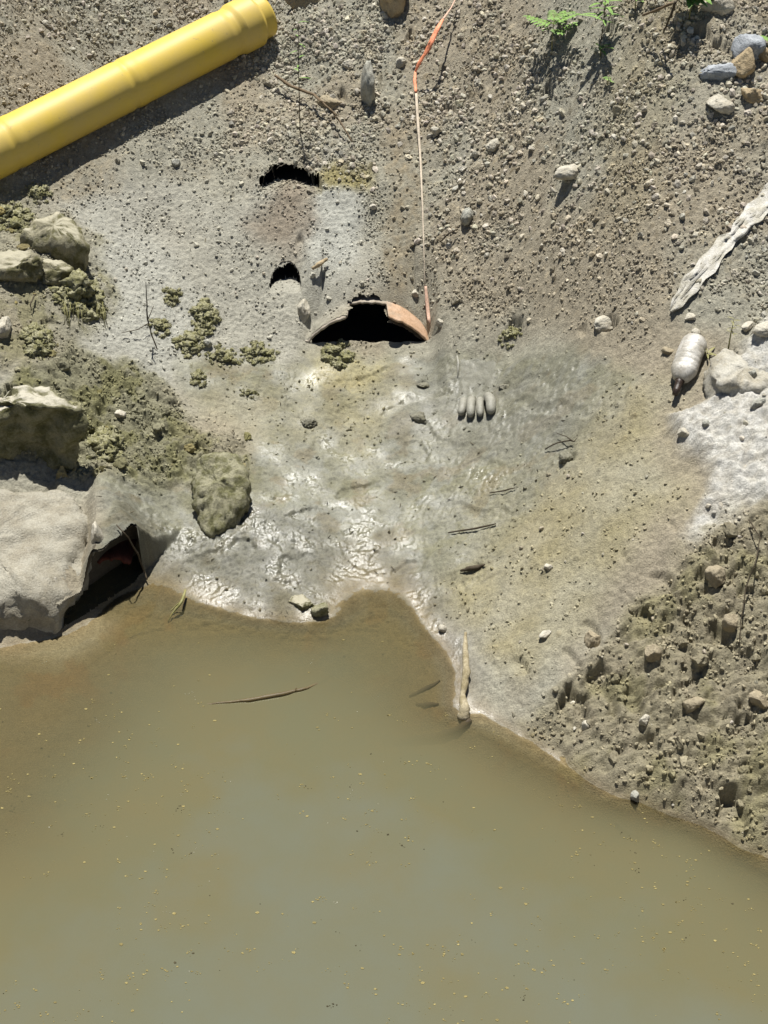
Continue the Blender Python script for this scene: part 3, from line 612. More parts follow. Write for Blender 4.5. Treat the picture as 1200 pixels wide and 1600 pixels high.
o = scatter('coarse_gravel', 1100, np.clip(hvy * .9, 0, 1) * dry2 * (1 - fan), .008, .022, 2.4, gcol, 18, .4, protos2, ICO[3][1])
o = scatter('soil_lumps', 2600, np.clip(gravel * .5 + .35 * clod + .5 * mossz + .3 * mossz2, 0, 1) * dry2 * pat, .007, .020, 2.6, ccol, 15, .42)
o = scatter('gravel', 26000, np.clip(hvy * (.3 + .9 * nz), 0, 1) * dry * pat, .003, .021, 4.2, gcol, 11, .35)
o = scatter('loose_pebbles', 6000, np.clip(gravel * .25 * nz + .12 * white + .04 * tan_ + .10 * clod, 0, 1) * dry * (1 - chute), .0025, .013, 3.4, gcol, 12)
o = scatter('soil_crumbs', 70000, np.clip(gravel * .5 * (.3 + nz) * 1.3 + .45 * mossz + .25 * mossz2 + .36 * clod + .06 * greyl + .09 * tan_ + .012 * fan, 0, 1) * dry2 * (1 - .8 * chute) * (.25 + sstep(-.3, .4, fbm(X, Y, 7, 3, 500))), .0018, .010, 3.0, ccol, 13)

def blob(name, label, cat, px, py, wpx, hpx, mat, tall=.6, rot=0, seed=1, sub=3, planes=7, amp=.12, sink=.3, lumps=0, group=None, tilt=0):
    """an angular or lumpy stone whose seen width and height come in layout pixels"""
    p = hit(px, py); dist = np.linalg.norm(p - CAM); m = dist / F
    r = random.Random(seed); V, T = ICO[sub]; V = V.copy(); rr = np.random.RandomState(seed)
    for q in range(planes):
        nrm = rr.normal(size=3); nrm[2] *= .8; nrm /= np.linalg.norm(nrm); dd = rr.uniform(.5, .85); s_ = V @ nrm; V -= np.clip(s_ - dd, 0, None)[:, None] * nrm
    if lumps: V = rough_up(V, lumps, 2.4, seed)
    V = rough_up(V, amp, 5.5, seed + 9); V = rough_up(V, amp * .35, 14, seed + 19)
    sx = wpx * m / 2; sy = hpx * m / 2 * 1.0; sz = sy * tall * 1.6
    V = V / np.abs(V).max(0) * np.array([sx, sy * 1.25, sz])
    a = R(rot); Rz = np.array([[math.cos(a), -math.sin(a), 0], [math.sin(a), math.cos(a), 0], [0, 0, 1]]); V = V @ Rz.T
    b = R(tilt); Rx = np.array([[1, 0, 0], [0, math.cos(b), -math.sin(b)], [0, math.sin(b), math.cos(b)]]); V = V @ Rx.T
    me = tri_mesh(name, V, T, True); o = link(name, me, M[mat])
    o.location = (p[0], p[1], p[2] + sz * (1 - 2 * sink) * .6)
    return tag(o, label, cat, group)
def slab(name, label, cat, outline, top, mat, under=.75, deep=.12, dome=.03, amp=.012, seed=1, tilt=(0, 0), rings=14, res=96, sc=9, fine=.004, group=None, roundn=.12, side=None):
    """a block: outline of its top in layout pixels, laid on a plane at height `top`, with real sides that may undercut"""
    c = np.mean(outline, 0); top = top - 10 if top > 5 else hit(c[0], c[1])[2] + top; pc = at(c[0], c[1], top)
    pts = []
    n = len(outline); seg = [np.hypot(*(np.subtract(outline[(k + 1) % n], outline[k]))) for k in range(n)]; tot = sum(seg)
    for k in range(n):
        m = max(2, int(round(res * seg[k] / tot)))
        for q in range(m): t = q / m; pts.append(np.array(outline[k]) * (1 - t) + np.array(outline[(k + 1) % n]) * t)
    pts = np.array(pts)
    for _ in range(1): pts = (np.roll(pts, 1, 0) + 2 * pts + np.roll(pts, -1, 0)) / 4
    nrm = np.array([-tilt[0], -tilt[1], 1.0])
    def onp(a, b): d = ray(a, b); return CAM + d * (np.dot(nrm, pc - CAM) / np.dot(nrm, d))
    print('SLAB', name, top, flush=True)
    L = np.array([onp(a, b) for a, b in pts]); N = len(L); V = []; cc = L.mean(0); L[:, 2] = top
    rad = [.12, .3, .45, .6, .72, .82, .9, .96, 1.0]; prof = [(s, dome * (1 - s * s) - (roundn * deep * max(0, (s - .8) / .2) ** 2)) for s in rad]
    for k in range(1, rings + 1):
        t = k / rings; s = 1 + .02 * math.sin(t * 3.1) - (1 - under) * t ** 1.3; prof.append((s, -roundn * deep - t * deep))
    for s, dz in prof:
        for i in range(N):
            v = cc + (L[i] - cc) * s; tz = tilt[0] * (v[0] - cc[0]) + tilt[1] * (v[1] - cc[1]); V.append((v[0], v[1], top + dz + tz))
    V.append((cc[0], cc[1], top + dome)); V.append((cc[0], cc[1], top - deep * (1 + roundn)))
    V = np.array(V); nr = len(prof); Fc = []
    for a in range(nr - 1):
        for i in range(N): j = (i + 1) % N; Fc.append((a * N + i, (a + 1) * N + i, (a + 1) * N + j, a * N + j))
    for i in range(N): j = (i + 1) % N; Fc.append((nr * N, i, j)); Fc.append((nr * N + 1, (nr - 1) * N + j, (nr - 1) * N + i))
    me = mesh(name, V, Fc); bm = bmesh.new(); bm.from_mesh(me); bmesh.ops.recalc_face_normals(bm, faces=bm.faces); bmesh.ops.triangulate(bm, faces=[f for f in bm.faces if len(f.verts) > 4])
    if amp > 0: bmesh.ops.subdivide_edges(bm, edges=[e for e in bm.edges if e.calc_length() > .02], cuts=1, use_grid_fill=True)
    bm.normal_update()
    for v in bm.verts:
        p = Vector(v.co) * sc + Vector((seed * 5.3, seed * 2.1, 0)); d = mnoise.fractal(p, .8, 2.0, 5) * amp + mnoise.noise(Vector(v.co) * 70 + Vector((seed, 0, 0))) * fine
        v.co += v.normal * d
    bm.to_mesh(me); bm.free(); me.transform(Matrix.Translation(-Vector(cc))); o = link(name, me, M[mat]); o.location = cc
    return tag(o, label, cat, group)
def tube(pts, rad, n=8, caps=True):
    pts = [Vector(p) for p in pts]; V = []; Fc = []; up = Vector((0, 0, 1)); pr = None
    for i, p in enumerate(pts):
        d = (pts[min(i + 1, len(pts) - 1)] - pts[max(i - 1, 0)]).normalized()
        if pr is None: a = d.cross(up); a = d.cross(Vector((1, 0, 0))) if a.length < .1 else a
        else: a = pr - d * pr.dot(d)
        a.normalize(); pr = a; b = d.cross(a); r = rad[i] if hasattr(rad, '__len__') else rad
        for k in range(n): t = 2 * math.pi * k / n; V.append(p + a * math.cos(t) * r + b * math.sin(t) * r)
    for i in range(len(pts) - 1):
        for k in range(n): j = (k + 1) % n; Fc.append((i * n + k, i * n + j, (i + 1) * n + j, (i + 1) * n + k))
    if caps: Fc.append(tuple(range(n))[::-1]); Fc.append(tuple((len(pts) - 1) * n + k for k in range(n)))
    return V, Fc
def join(parts):
    V = []; Fc = []
    for v, f in parts: o = len(V); V += list(v); Fc += [tuple(i + o for i in q) for q in f]
    return V, Fc
def interp(pts, m):
    out = []
    for a, b in zip(pts[:-1], pts[1:]):
        for q in range(m): t = q / m; out.append(tuple(x * (1 - t) + y * t for x, y in zip(a, b)))
    out.append(tuple(pts[-1])); return out
def ribbon(pts, wid, thick=.0012):
    """thin strip along world points; wid per point, lying roughly flat on the slope"""
    V = []; Fc = []; pts = [Vector(p) for p in pts]
    for i, p in enumerate(pts):
        d = (pts[min(i + 1, len(pts) - 1)] - pts[max(i - 1, 0)]).normalized(); nrm = Vector((0, -.45, 1)); s = d.cross(nrm).normalized(); u = s.cross(d).normalized(); w_ = wid[i] / 2
        for a, b in ((-1, 1), (-.3, 1.8), (.3, .6), (1, 1), (1, -1), (-1, -1)): V.append(p + s * w_ * a + u * thick * b)
    for i in range(len(pts) - 1):
        for k in range(6): j = (k + 1) % 6; Fc.append((i * 6 + k, i * 6 + j, (i + 1) * 6 + j, (i + 1) * 6 + k))
    Fc.append((0, 1, 2, 3, 4, 5)[::-1]); Fc.append(tuple((len(pts) - 1) * 6 + k for k in range(6))); return V, Fc

# ------------------------------------------------------------------ yellow pipe
A = hit(-20, 262); B = hit(430, 44)
pa = at(-70, 268, A[2] + rp + .0); 
def axis_pt(px, py, lift):
    q = hit(px, py); return at(px, py, q[2] + lift)
e0 = np.array([-1.0, 0, 0])
# axis through two seen axis points, each given a height above the slope below it
zL = hz(*hit(0, 262)[:2]) ; 
ax = (q1 - q0); Lq = np.linalg.norm(ax); ax /= Lq
endp = q1 + ax * .03; startp = q0 - ax * .75
Ltot = np.linalg.norm(endp - startp); uL = lambda px_, py_: float(np.dot(solve_axis(px_, py_) - startp, ax))
# profile along the pipe measured back from the open end
def prof(s):         # s = distance from the open end
    r = rp
    if s < .055: return rp * .90
    if s < .075: return rp * (.90 + .17 * (s - .055) / .02)
    if s < .17: return rp * 1.07
    if s < .20: return rp * (1.07 - .10 * (s - .17) / .03)
    if s < .225: return rp * .97
    if s < .26: return rp * (.97 + .05 * (s - .225) / .035)
    for c in (.80, 1.42):
        d = s - c
        if abs(d) < .02: r = rp * (.965 + .05 * min(1, abs(d) / .02))
        elif 0 <= d < .12: r = rp * (1.0 + .015 * (1 - d / .12))
        elif -.06 < d < 0: r = rp * (1.015)
    return r
ss = sorted(set([0.0, .012, .053, .055, .06, .07, .075, .08, .16, .17, .18, .19, .2, .21, .225, .24, .26] + [k * .012 for k in range(int(Ltot / .012))] + [Ltot]))
pts = [endp - ax * s for s in ss]
yp = empty('yellow_pipe', startp + ax * Ltot * .5); org = Vector(yp.location)
nn = 56; side = Vector(ax).cross(Vector((0, 0, 1))).normalized(); upv = side.cross(Vector(ax)).normalized()
def lathe(rows, closed_inner=None):
    V = []; Fc = []
    for p, r in rows:
        for k in range(nn): t = 2 * math.pi * k / nn; V.append(Vector(p) + side * math.cos(t) * r + upv * math.sin(t) * r)
    for i in range(len(rows) - 1):
        for k in range(nn): j = (k + 1) % nn; Fc.append((i * nn + k, (i + 1) * nn + k, (i + 1) * nn + j, i * nn + j))
    return V, Fc
isplit = next(i for i, s in enumerate(ss) if s >= .21)
body = [(pts[i], prof(ss[i])) for i in range(isplit, len(ss))]; body += [(pts[-1], rp * .9), (pts[isplit], rp * .9)]
me = mesh('body', *lathe(body)); local(me, org); link('body', me, M['yellow'], yp)
sock = [(pts[i], prof(ss[i])) for i in range(isplit + 1)][::-1] + [(pts[0], rp * .80), (pts[isplit], rp * .82)]
me = mesh('socket', *lathe(sock)); local(me, org); link('socket', me, M['yellow'], yp)
tag(yp, 'long yellow plastic pipe with a stepped socket end lying across the bank top left', 'pipe')

# ------------------------------------------------------------------ broken clay pipe in the bank
V = []; Fc = []; na = 120; ny_ = 26; th0, th1 = R(8), R(172)
def ystart(x):
    nn_ = fbm(np.array([x]), np.array([.3]), 30, 3, 400)[0] * .012
    s = float(sstep(-.084, -.074, np.array([x + nn_]))[0] * (1 - sstep(.074, .084, np.array([x - nn_]))[0])); return PY0 - .004 + s * .108 + nn_ * .8
for lay, rad in ((0, RO), (1, RI)):
    for j in range(ny_):
        for i in range(na):
            t = th1 + (th0 - th1) * i / (na - 1); x = rad * math.cos(t); y0_ = ystart(RI * math.cos(t)); f = (j / (ny_ - 1)) ** 1.6
            bev = .003 * (1 if lay == 0 else 0) * (1 if j == 0 else 0)
            V.append((PXC + x, y0_ + bev + (PY0 + .95 - y0_) * f, PCZ + rad * math.sin(t)))
o1 = na * ny_
for j in range(ny_ - 1):
    for i in range(na - 1):
        a = j * na + i; Fc.append((a, a + 1, a + na + 1, a + na)); Fc.append((o1 + a, o1 + a + na, o1 + a + na + 1, o1 + a + 1))
for i in range(na - 1): Fc.append((i, o1 + i, o1 + i + 1, i + 1))
me = mesh('clay_pipe', V, Fc); VA = np.array([tuple(v) for v in V]); t_ = sstep(.04, .14, VA[:, 0] - PXC + .05 * fbm(VA[:, 0], VA[:, 1], 20, 3, 61)) * .9 + .12
vcol(me, np.array([.34, .31, .26]) * (1 - t_[:, None]) + np.array([.46, .31, .205]) * t_[:, None]); local(me, (PXC, PY0, zf)); cpo = link('clay_pipe', me, M['clay']); cpo.location = (PXC, PY0, zf)
tag(cpo, 'buried orange clay drain pipe with a broken crown opening out of the bank', 'drain pipe')
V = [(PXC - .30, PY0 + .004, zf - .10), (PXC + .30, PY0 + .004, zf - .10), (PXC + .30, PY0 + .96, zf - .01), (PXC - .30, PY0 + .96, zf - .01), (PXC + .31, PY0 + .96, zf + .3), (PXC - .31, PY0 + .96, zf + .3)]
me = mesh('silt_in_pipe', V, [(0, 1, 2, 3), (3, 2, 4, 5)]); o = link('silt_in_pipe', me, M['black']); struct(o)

# ------------------------------------------------------------------ big blocks and rocks at the left
slab('concrete_block', 'large pale dusty concrete block at the left edge above the brown water', 'block',
     [(-190, 760), (-60, 742), (30, 752), (95, 752), (138, 768), (148, 815), (135, 870), (105, 915), (85, 955), (40, 940), (-30, 950), (-190, 955)], 10.215, 'concrete', .62, .24, .02, .028, 4, (-.10, .25), roundn=.22, sc=9, fine=.010)
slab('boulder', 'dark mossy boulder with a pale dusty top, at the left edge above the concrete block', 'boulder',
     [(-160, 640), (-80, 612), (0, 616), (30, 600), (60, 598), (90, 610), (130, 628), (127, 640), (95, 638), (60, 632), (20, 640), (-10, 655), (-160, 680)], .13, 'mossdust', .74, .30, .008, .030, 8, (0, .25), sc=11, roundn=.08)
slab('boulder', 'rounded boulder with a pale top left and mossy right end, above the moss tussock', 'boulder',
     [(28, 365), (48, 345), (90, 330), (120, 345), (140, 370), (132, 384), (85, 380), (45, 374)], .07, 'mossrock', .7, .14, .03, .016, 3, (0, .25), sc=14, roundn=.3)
slab('standing_slab', 'upright moss covered stone slab standing in silt left of the wet mud', 'rock',
     [(300, 740), (312, 712), (345, 702), (372, 706), (388, 745), (388, 775), (362, 808), (330, 836), (312, 815), (300, 775)], .06, 'mossy', .90, .17, .03, .016, 5, (.12, .62), sc=18, roundn=.10, fine=.009)
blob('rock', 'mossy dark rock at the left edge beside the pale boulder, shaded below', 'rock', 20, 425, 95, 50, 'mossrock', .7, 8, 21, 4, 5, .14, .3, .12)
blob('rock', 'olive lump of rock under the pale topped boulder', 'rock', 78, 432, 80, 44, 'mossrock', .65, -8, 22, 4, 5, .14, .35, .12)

G = 'moss tufts on the silted left bank'
def tuft(label, px, py, w_, h_, seed, group, name='moss_tuft', lift=1.0):
    """ragged clump: many small broken lumps crowded over the footprint, highest in the middle"""
    r = random.Random(seed); p = hit(px, py + h_ * .2); m = np.linalg.norm(p - CAM) / F; parts = []; V0, T0 = ICO[3]; V0 = V0.copy(); n = int(16 + w_ * h_ / 60)
    for k in range(n):
        a = r.uniform(0, 6.28); q = math.sqrt(r.uniform(0, 1)); x = p[0] + math.cos(a) * q * w_ * m * .46; y = p[1] + math.sin(a) * q * h_ * m * .75; z = float(hz(x, y))
        rad = m * min(w_, h_) * r.uniform(.10, .24) * (1.15 - .6 * q); V = rough_up(V0, .75, 2.2, seed + k * 3); V = rough_up(V, .35, 7.0, seed + k) * np.array([r.uniform(.8, 1.4), r.uniform(.8, 1.3), r.uniform(.6, 1.1)]) * rad
        parts.append((V + np.array([x, y, z + rad * (-.1 + .9 * (1 - q) * lift)]), T0))
    VV = np.concatenate([a for a, b in parts]); TT = np.concatenate([b + i * len(V0) for i, (a, b) in enumerate(parts)])
    # short ragged fronds standing out of the lumps
    q = np.random.RandomState(seed); nf = int(250 + w_ * h_ * .25); idx = q.randint(len(VV), size=nf); c0 = VV[idx]; up_ = c0 - np.array([p[0], p[1], p[2] - .03]); up_ /= np.linalg.norm(up_, axis=1)[:, None]; d = up_ + q.normal(size=(nf, 3)) * .6; d /= np.linalg.norm(d, axis=1)[:, None]
    sd_ = np.cross(d, q.normal(size=(nf, 3))); sd_ /= np.linalg.norm(sd_, axis=1)[:, None]; ln = q.uniform(.004, .011, nf)[:, None]; wd = q.uniform(.001, .0024, nf)[:, None]
    fv = np.stack([c0 - sd_ * wd, c0 + sd_ * wd, c0 + d * ln], 1).reshape(-1, 3); ft = np.arange(nf * 3).reshape(-1, 3) + len(VV); VV = np.concatenate([VV, fv]); TT = np.concatenate([TT, ft])
    me = tri_mesh(name, VV - p, TT, True); o = link(name, me, M['moss']); o.location = p; return tag(o, label, 'moss', group)
for k, (a, b, c, d, l) in enumerate([
    (60, 297, 42, 24, 'small dark moss tuft at the lower edge of the yellow pipe shadow'),
    (20, 335, 56, 36, 'moss clump at the left edge below the pipe shadow'),
    (318, 490, 42, 44, 'round olive moss tuft at the right of the dry upright twig'),
    (297, 530, 48, 34, 'moss tuft touching two black pebbles, just left of the long moss ridge'),
    (250, 507, 34, 26, 'brownish moss tuft at the foot of the dry upright twig'),
    (268, 458, 38, 22, 'low moss tuft highest of those around the dry twig'),
    (350, 553, 66, 26, 'left half of the dark moss ridge running towards the clay drain'),
    (408, 548, 60, 30, 'right half of the dark moss ridge running towards the clay drain'),
    (58, 525, 44, 46, 'olive moss clump below the largest tussock near the left edge'),
    (310, 588, 24, 24, 'little moss knob alone below the moss ridge'),
    (388, 612, 34, 14, 'flat moss scrap at the edge of the wet tan mud'),
    (528, 550, 56, 34, 'green brown moss hump just below the mouth of the clay drain'),
    (800, 518, 38, 24, 'small moss clump right of the drain on the line where gravel ends'),
    (110, 650, 60, 46, 'crumbly mossy lump at the right end of the dark boulder'),
    (165, 685, 56, 46, 'moss lump beside black gap on the crumbly heap right of the dark boulder'),
    (25, 405, 44, 22, 'thin moss cap on the rock at the left edge')]):
    tuft(l, a, b, c, d, 40 + k, G)
tuft('largest olive moss tussock with ragged drooping edge on pale mud at the left', 125, 452, 80, 52, 23, None, 'moss_tussock', 2.4)
# clay stub and cavity at the water
p = at(180, 868, .06); p[1] = float(yfront(np.array([p[0]]))[0]) + .10; V = []; Fc = []
for j in range(8):
    for i in range(14):
        t = R(40 + 95 * i / 13); jag = .006 * mnoise.noise(Vector((i * .9, j * .3, 2))) - (.01 if j == 0 and i % 5 == 2 else 0)
        for rad in (.085, .072): V.append((p[0] + rad * math.cos(t), p[1] + .02 + .02 * j + (jag if j == 0 else 0), p[2] - .05 + rad * math.sin(t)))
for j in range(7):
    for i in range(13):
        a = (j * 14 + i) * 2; Fc += [(a, a + 2, a + 30, a + 28), (a + 1, a + 29, a + 31, a + 3)]
        if j == 0: Fc.append((a, a + 1, a + 3, a + 2))

me = mesh('clay_pipe_stub', V, Fc); local(me, p); o = link('clay_pipe_stub', me, M['claydark']); o.location = p; tag(o, 'dark red clay pipe stub in the black hollow beside the concrete block', 'pipe stub')
blob('pebble', 'pinkish white stone on the rim of the hollow beside the concrete block', 'stone', 152, 838, 20, 30, 'stone', .8, 10, 61, 3, 5)
blob('rock', 'dark gritty rock at the waterline below the concrete block', 'rock', 50, 962, 70, 44, 'mossy', .7, 0, 62, 4, 4, .2, .4, .15)

# ------------------------------------------------------------------ smaller stones that can be pointed at
stones = [
 ('stone_slab', 'flat pale broken stone slab on brown soil right of the pale string', 'stone', 893, 270, 66, 30, 'stone', .5, 22, 6),
 ('stone', 'upright pointed grey stone standing in the gravel left of the orange tape', 'stone', 577, 155, 26, 38, 'greystone', 1.5, 10, 5),
 ('stone', 'round pale cracked stone at the left corner of the clay drain mouth', 'stone', 473, 490, 25, 28, 'stone', 1.0, 0, 3),
 ('stone', 'white pebble above the right rim of the clay drain', 'stone', 649, 460, 11, 10, 'stone', .9, 0, 3),
 ('stone', 'white pebble at the foot of the pink tape end', 'stone', 688, 506, 14, 11, 'stone', .8, 0, 3),
 ('stone', 'long pale stone embedded in gravel edge right of the drain', 'stone', 945, 508, 44, 24, 'stone', .6, 30, 6),
 ('boulder', 'brown rounded boulder cut by the top edge left of the orange tape', 'boulder', 612, 5, 50, 44, 'brownstone', 1.0, 0, 4),
 ('boulder', 'greyish boulder cut by the top edge near the yellow pipe end', 'boulder', 472, 4, 58, 28, 'clod', .8, 0, 4),
 ('stone', 'small white stone left of the orange tape bend', 'stone', 627, 101, 17, 14, 'stone', .8, 15, 3),
 ('stone', 'smooth buff stone in gravel below the top boulders', 'stone', 546, 103, 22, 14, 'stone', .7, 0, 3),
 ('stone', 'flat tan stone in gravel right of the dark stem', 'stone', 512, 162, 40, 22, 'clod', .5, -30, 6),
 ('stone', 'dark egg shaped stone in soil right of the string', 'stone', 730, 345, 20, 24, 'greystone', .9, -10, 2),
 ('stone', 'pale stone in gravel right of the string above mid slope', 'stone', 772, 230, 26, 20, 'stone', .7, 0, 5),
 ('stone', 'buff stone in the gravel to the right of the string', 'stone', 682, 208, 18, 14, 'stone', .8, 0, 5),
 ('rock', 'large blue grey rock in the top right gravel', 'rock', 1125, 116, 66, 32, 'bluestone', .6, -8, 6),
 ('rock', 'blue white rock above the large blue grey rock', 'rock', 1168, 86, 46, 44, 'bluestone', .7, 25, 6),
 ('rock', 'ochre rock beside the large blue grey rock', 'rock', 1160, 108, 36, 40, 'brownstone', .8, 10, 5),
 ('rock', 'pale rock below the large blue grey rock', 'rock', 1125, 168, 44, 30, 'stone', .6, -20, 5),
 ('rock', 'ochre brown rock right of the pale rock near the right edge', 'rock', 1175, 152, 42, 24, 'brownstone', .7, 0, 4),
 ('rock', 'brown rock cut by the right edge beside a green leaf', 'rock', 1192, 90, 24, 22, 'brownstone', .8, 0, 4),
 ('rock', 'ochre stone at the top edge near the green plant on the right', 'rock', 1120, 12, 50, 30, 'stone', .7, 0, 5),
 ('stone', 'angular stone just above the crushed bottle', 'stone', 1086, 524, 15, 13, 'stone', .9, 20, 5),
 ('stone', 'pale stones lump below the plastic strip tip', 'stone', 1080, 497, 22, 13, 'stone', .6, 0, 5),
 ('stone', 'pale flat stone left of the crushed bottle', 'stone', 1043, 550, 20, 13, 'clod', .6, 10, 5),
 ('stone', 'white chip under the neck of the crushed bottle', 'stone', 1060, 611, 11, 11, 'stone', .8, 10, 5),
 ('stone', 'long grey shard lying on the white dusty ledge near the right edge', 'stone', 1185, 632, 30, 12, 'greystone', .9, 22, 6),
 ('stone', 'grey angular stone on the white dusty ledge', 'stone', 1176, 587, 16, 13, 'greystone', .9, 0, 5),
 ('stone', 'pale stone near the right edge above the white ledge', 'stone', 1170, 512, 26, 14, 'stone', .7, 28, 5),
 ('stone', 'white boulder crown at the right edge above the dusty ledge', 'stone', 1205, 520, 60, 34, 'stone', .5, 20, 3),
 ('stone', 'small dark clod on white dust below the ledge front', 'stone', 1103, 663, 13, 10, 'greystone', .8, 0, 4),
 ('stone', 'pale gravel chunk at the left foot of the white dust', 'stone', 1068, 678, 20, 14, 'stone', .7, 0, 5),
 ('rock', 'wedge shaped clod with black shade beneath, low on right slope', 'clod', 1083, 1103, 40, 22, 'clod', .9, 5, 6),
 ('stone', 'little round pale stone lying in the black gap of the right slope', 'stone', 915, 1138, 13, 15, 'stone', 1.0, 0, 2),
 ('stone', 'pinkish stone low on the right slope', 'stone', 1007, 1128, 17, 16, 'stone', .8, -30, 5),
 ('stone', 'dark pebble at the waterline of the right bank', 'stone', 993, 1246, 16, 13, 'greystone', .9, 0, 3),
 ('stone', 'white pebble beside the water left of the pale stake', 'stone', 691, 984, 14, 12, 'stone', .9, 0, 3),
 ('rock', 'angular clod on the clod slope below the white dust', 'clod', 1118, 905, 34, 28, 'clod', .8, 0, 6),
 ('rock', 'chunky clod near the right edge midway down the slope', 'clod', 1140, 975, 30, 24, 'clod', .9, 25, 6),
 ('rock', 'knobbly clod with a black left side above the tan slope foot', 'clod', 926, 1003, 26, 24, 'clod', .9, 15, 5),
 ('rock', 'pale lump between the black gaps of the right slope', 'clod', 1020, 1022, 26, 22, 'clod', .9, -15, 5),
 ('rock', 'lump with mossy side on the right slope near the edge', 'clod', 1185, 1095, 32, 22, 'clod', .8, -15, 5),
 ('stone', 'little flat stone on the tan mud slope', 'stone', 857, 888, 15, 12, 'stone', .7, 0, 5),
 ('stone', 'long pale chip pointing down the tan mud slope', 'stone', 853, 992, 28, 11, 'stone', .7, 35, 6),
 ('stone', 'squat mossy stone on the wet mud at the edge of tan silt', 'stone', 882, 716, 32, 18, 'mudlump', .6, 15, 4),
 ('stone', 'half sunk stone in wet mud below the drain', 'stone', 655, 652, 34, 22, 'mudlump', .5, -20, 5),
 ('stone', 'half sunk stone nearest the drain on the wet mud', 'stone', 660, 603, 24, 12, 'mudlump', .5, -15, 5),
 ('stone', 'half sunk stone right of the muddy glove', 'stone', 792, 604, 28, 13, 'mudlump', .5, 10, 5),
 ('stone', 'buff mud lump alone on wet mud left of centre', 'stone', 484, 660, 30, 20, 'mudlump', .45, 0, 5),
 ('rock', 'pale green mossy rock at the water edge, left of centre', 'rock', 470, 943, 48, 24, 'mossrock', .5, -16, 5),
 ('rock', 'dark green mossy rock end touching the water beside its pale neighbour', 'rock', 502, 957, 34, 24, 'mossy', .8, 0, 5),
 ('stone', 'small white stone at the left edge above the dark boulder', 'stone', 5, 518, 30, 32, 'stone', .8, 0, 5),
 ('stone', 'pale stone right of the concrete block by the moss heap', 'stone', 188, 648, 18, 12, 'stone', .8, 0, 5),
 ('stone', 'dark pebble left of the moss ridge', 'stone', 325, 540, 15, 12, 'greystone', .9, 0, 4),
 ('stone', 'pebble in a dent below the yellow pipe shadow', 'stone', 275, 258, 14, 11, 'greystone', .9, 0, 4),
]
rr_ = random.Random(5)
for k, (nm, lb, ct, a, b, c, d, mt, tl, ro, pl) in enumerate(stones):
    blob(nm, lb, ct, a, b, c, d, mt, tl, ro, 200 + k, 4, pl + 5, .10 if mt != 'mudlump' else .22, .30 if mt != 'mudlump' else .42)
# dark broken block at the right with an undercut shade
slab('crust_lump', 'pale dusty lump of bank crust with a shaded left side, right of the crushed bottle', 'lump',
     [(1108, 560), (1125, 549), (1170, 552), (1215, 560), (1215, 600), (1160, 600), (1128, 598), (1114, 585)], .008, 'dust', .95, .11, .008, .02, 12, (.0, .1), sc=14)

# ------------------------------------------------------------------ crushed bottle
bp0 = hit(1084, 545); bp1 = hit(1064, 598)
r_b = .046; a0 = Vector(bp0) + Vector((0, 0, r_b * .8)); a1 = Vector(bp1) + Vector((0, 0, r_b * .75)); axb = (a1 - a0); Lb = axb.length * 1.12; axb.normalize()
sb = axb.cross(Vector((0, 0, 1))).normalized(); ub = sb.cross(axb).normalized()
bt = empty('plastic_bottle', Vector(bp0)); tag(bt, 'crushed muddy white plastic bottle with a brown neck lying on the tan slope', 'bottle')
def rev(rows, n=40, crush=0.0, twist=None):
    V = []; Fc = []
    for i, (s, r) in enumerate(rows):
        for k in range(n):
            t = 2 * math.pi * k / n; q = r * (1 - crush * max(0, math.sin(t * 1 + .3)) ** 2 * (.6 + .4 * math.sin(s * 70)) - .07 * math.cos(t * 5 + s * 30) * crush * 2)
            V.append(a0 + axb * s + sb * math.cos(t) * q + ub * math.sin(t) * q * .92)
    for i in range(len(rows) - 1):
        for k in range(n): j = (k + 1) % n; Fc.append((i * n + k, i * n + j, (i + 1) * n + j, (i + 1) * n + k))
    Fc.append(tuple(range(n))[::-1]); Fc.append(tuple((len(rows) - 1) * n + k for k in range(n))); return V, Fc
rows = [(-.012, .02), (-.006, .034), (.006, .042), (.02, r_b)] + [(.02 + k * (Lb - .06) / 26, r_b * (1 - (.035 if k % 5 == 0 else 0))) for k in range(1, 27)] + [(Lb - .03, r_b * .95), (Lb - .015, r_b * .82), (Lb + .002, r_b * .62), (Lb + .01, r_b * .42)]
me = mesh('body', *rev(rows, 40, .13)); local(me, bp0); link('body', me, M['bottle'], bt)
rows = [(Lb + .006, .019), (Lb + .02, .013), (Lb + .045, .011), (Lb + .05, .0135), (Lb + .054, .011), (Lb + .068, .010)]
me = mesh('neck', *rev(rows, 20)); local(me, bp0); link('neck', me, M['brown'], bt)

# ------------------------------------------------------------------ glove half sunk in wet mud
gc = hit(744, 640); gl = empty('work_glove', gc); tag(gl, 'grey work glove with four pale fingers pressed into wet mud below the drain', 'glove')
for k, (a, b, c, d, rw) in enumerate([(724, 626, 719, 655, 6.6), (737, 624, 735, 658, 6.9), (750, 625, 750, 657, 5.8), (761, 620, 766, 653, 8.0)]):
    p0 = Vector(hit(a, b)) + Vector((0, 0, .004)); p1 = Vector(hit(c, d)) + Vector((0, 0, .020)); m = np.linalg.norm(np.array(p0) - CAM) / F; r0 = rw * m
    ptsf = [p0 + (p1 - p0) * t + Vector((.004 * (k - 1.4) * math.sin(t * 3.14) * (1 if k % 2 else -.6), 0, (.008 + .003 * k) * math.sin(t * 3.14))) for t in (0, .15, .35, .55, .75, .9, .97, 1.0)]
    V, Fc = tube(ptsf, [r0 * .75, r0 * .95, r0 * 1.0, r0 * .97, r0 * .97, r0 * .85, r0 * .55, r0 * .2], 16); me = mesh('finger', V, Fc); local(me, gc); link('finger', me, M['glove'], gl)
gw = 24
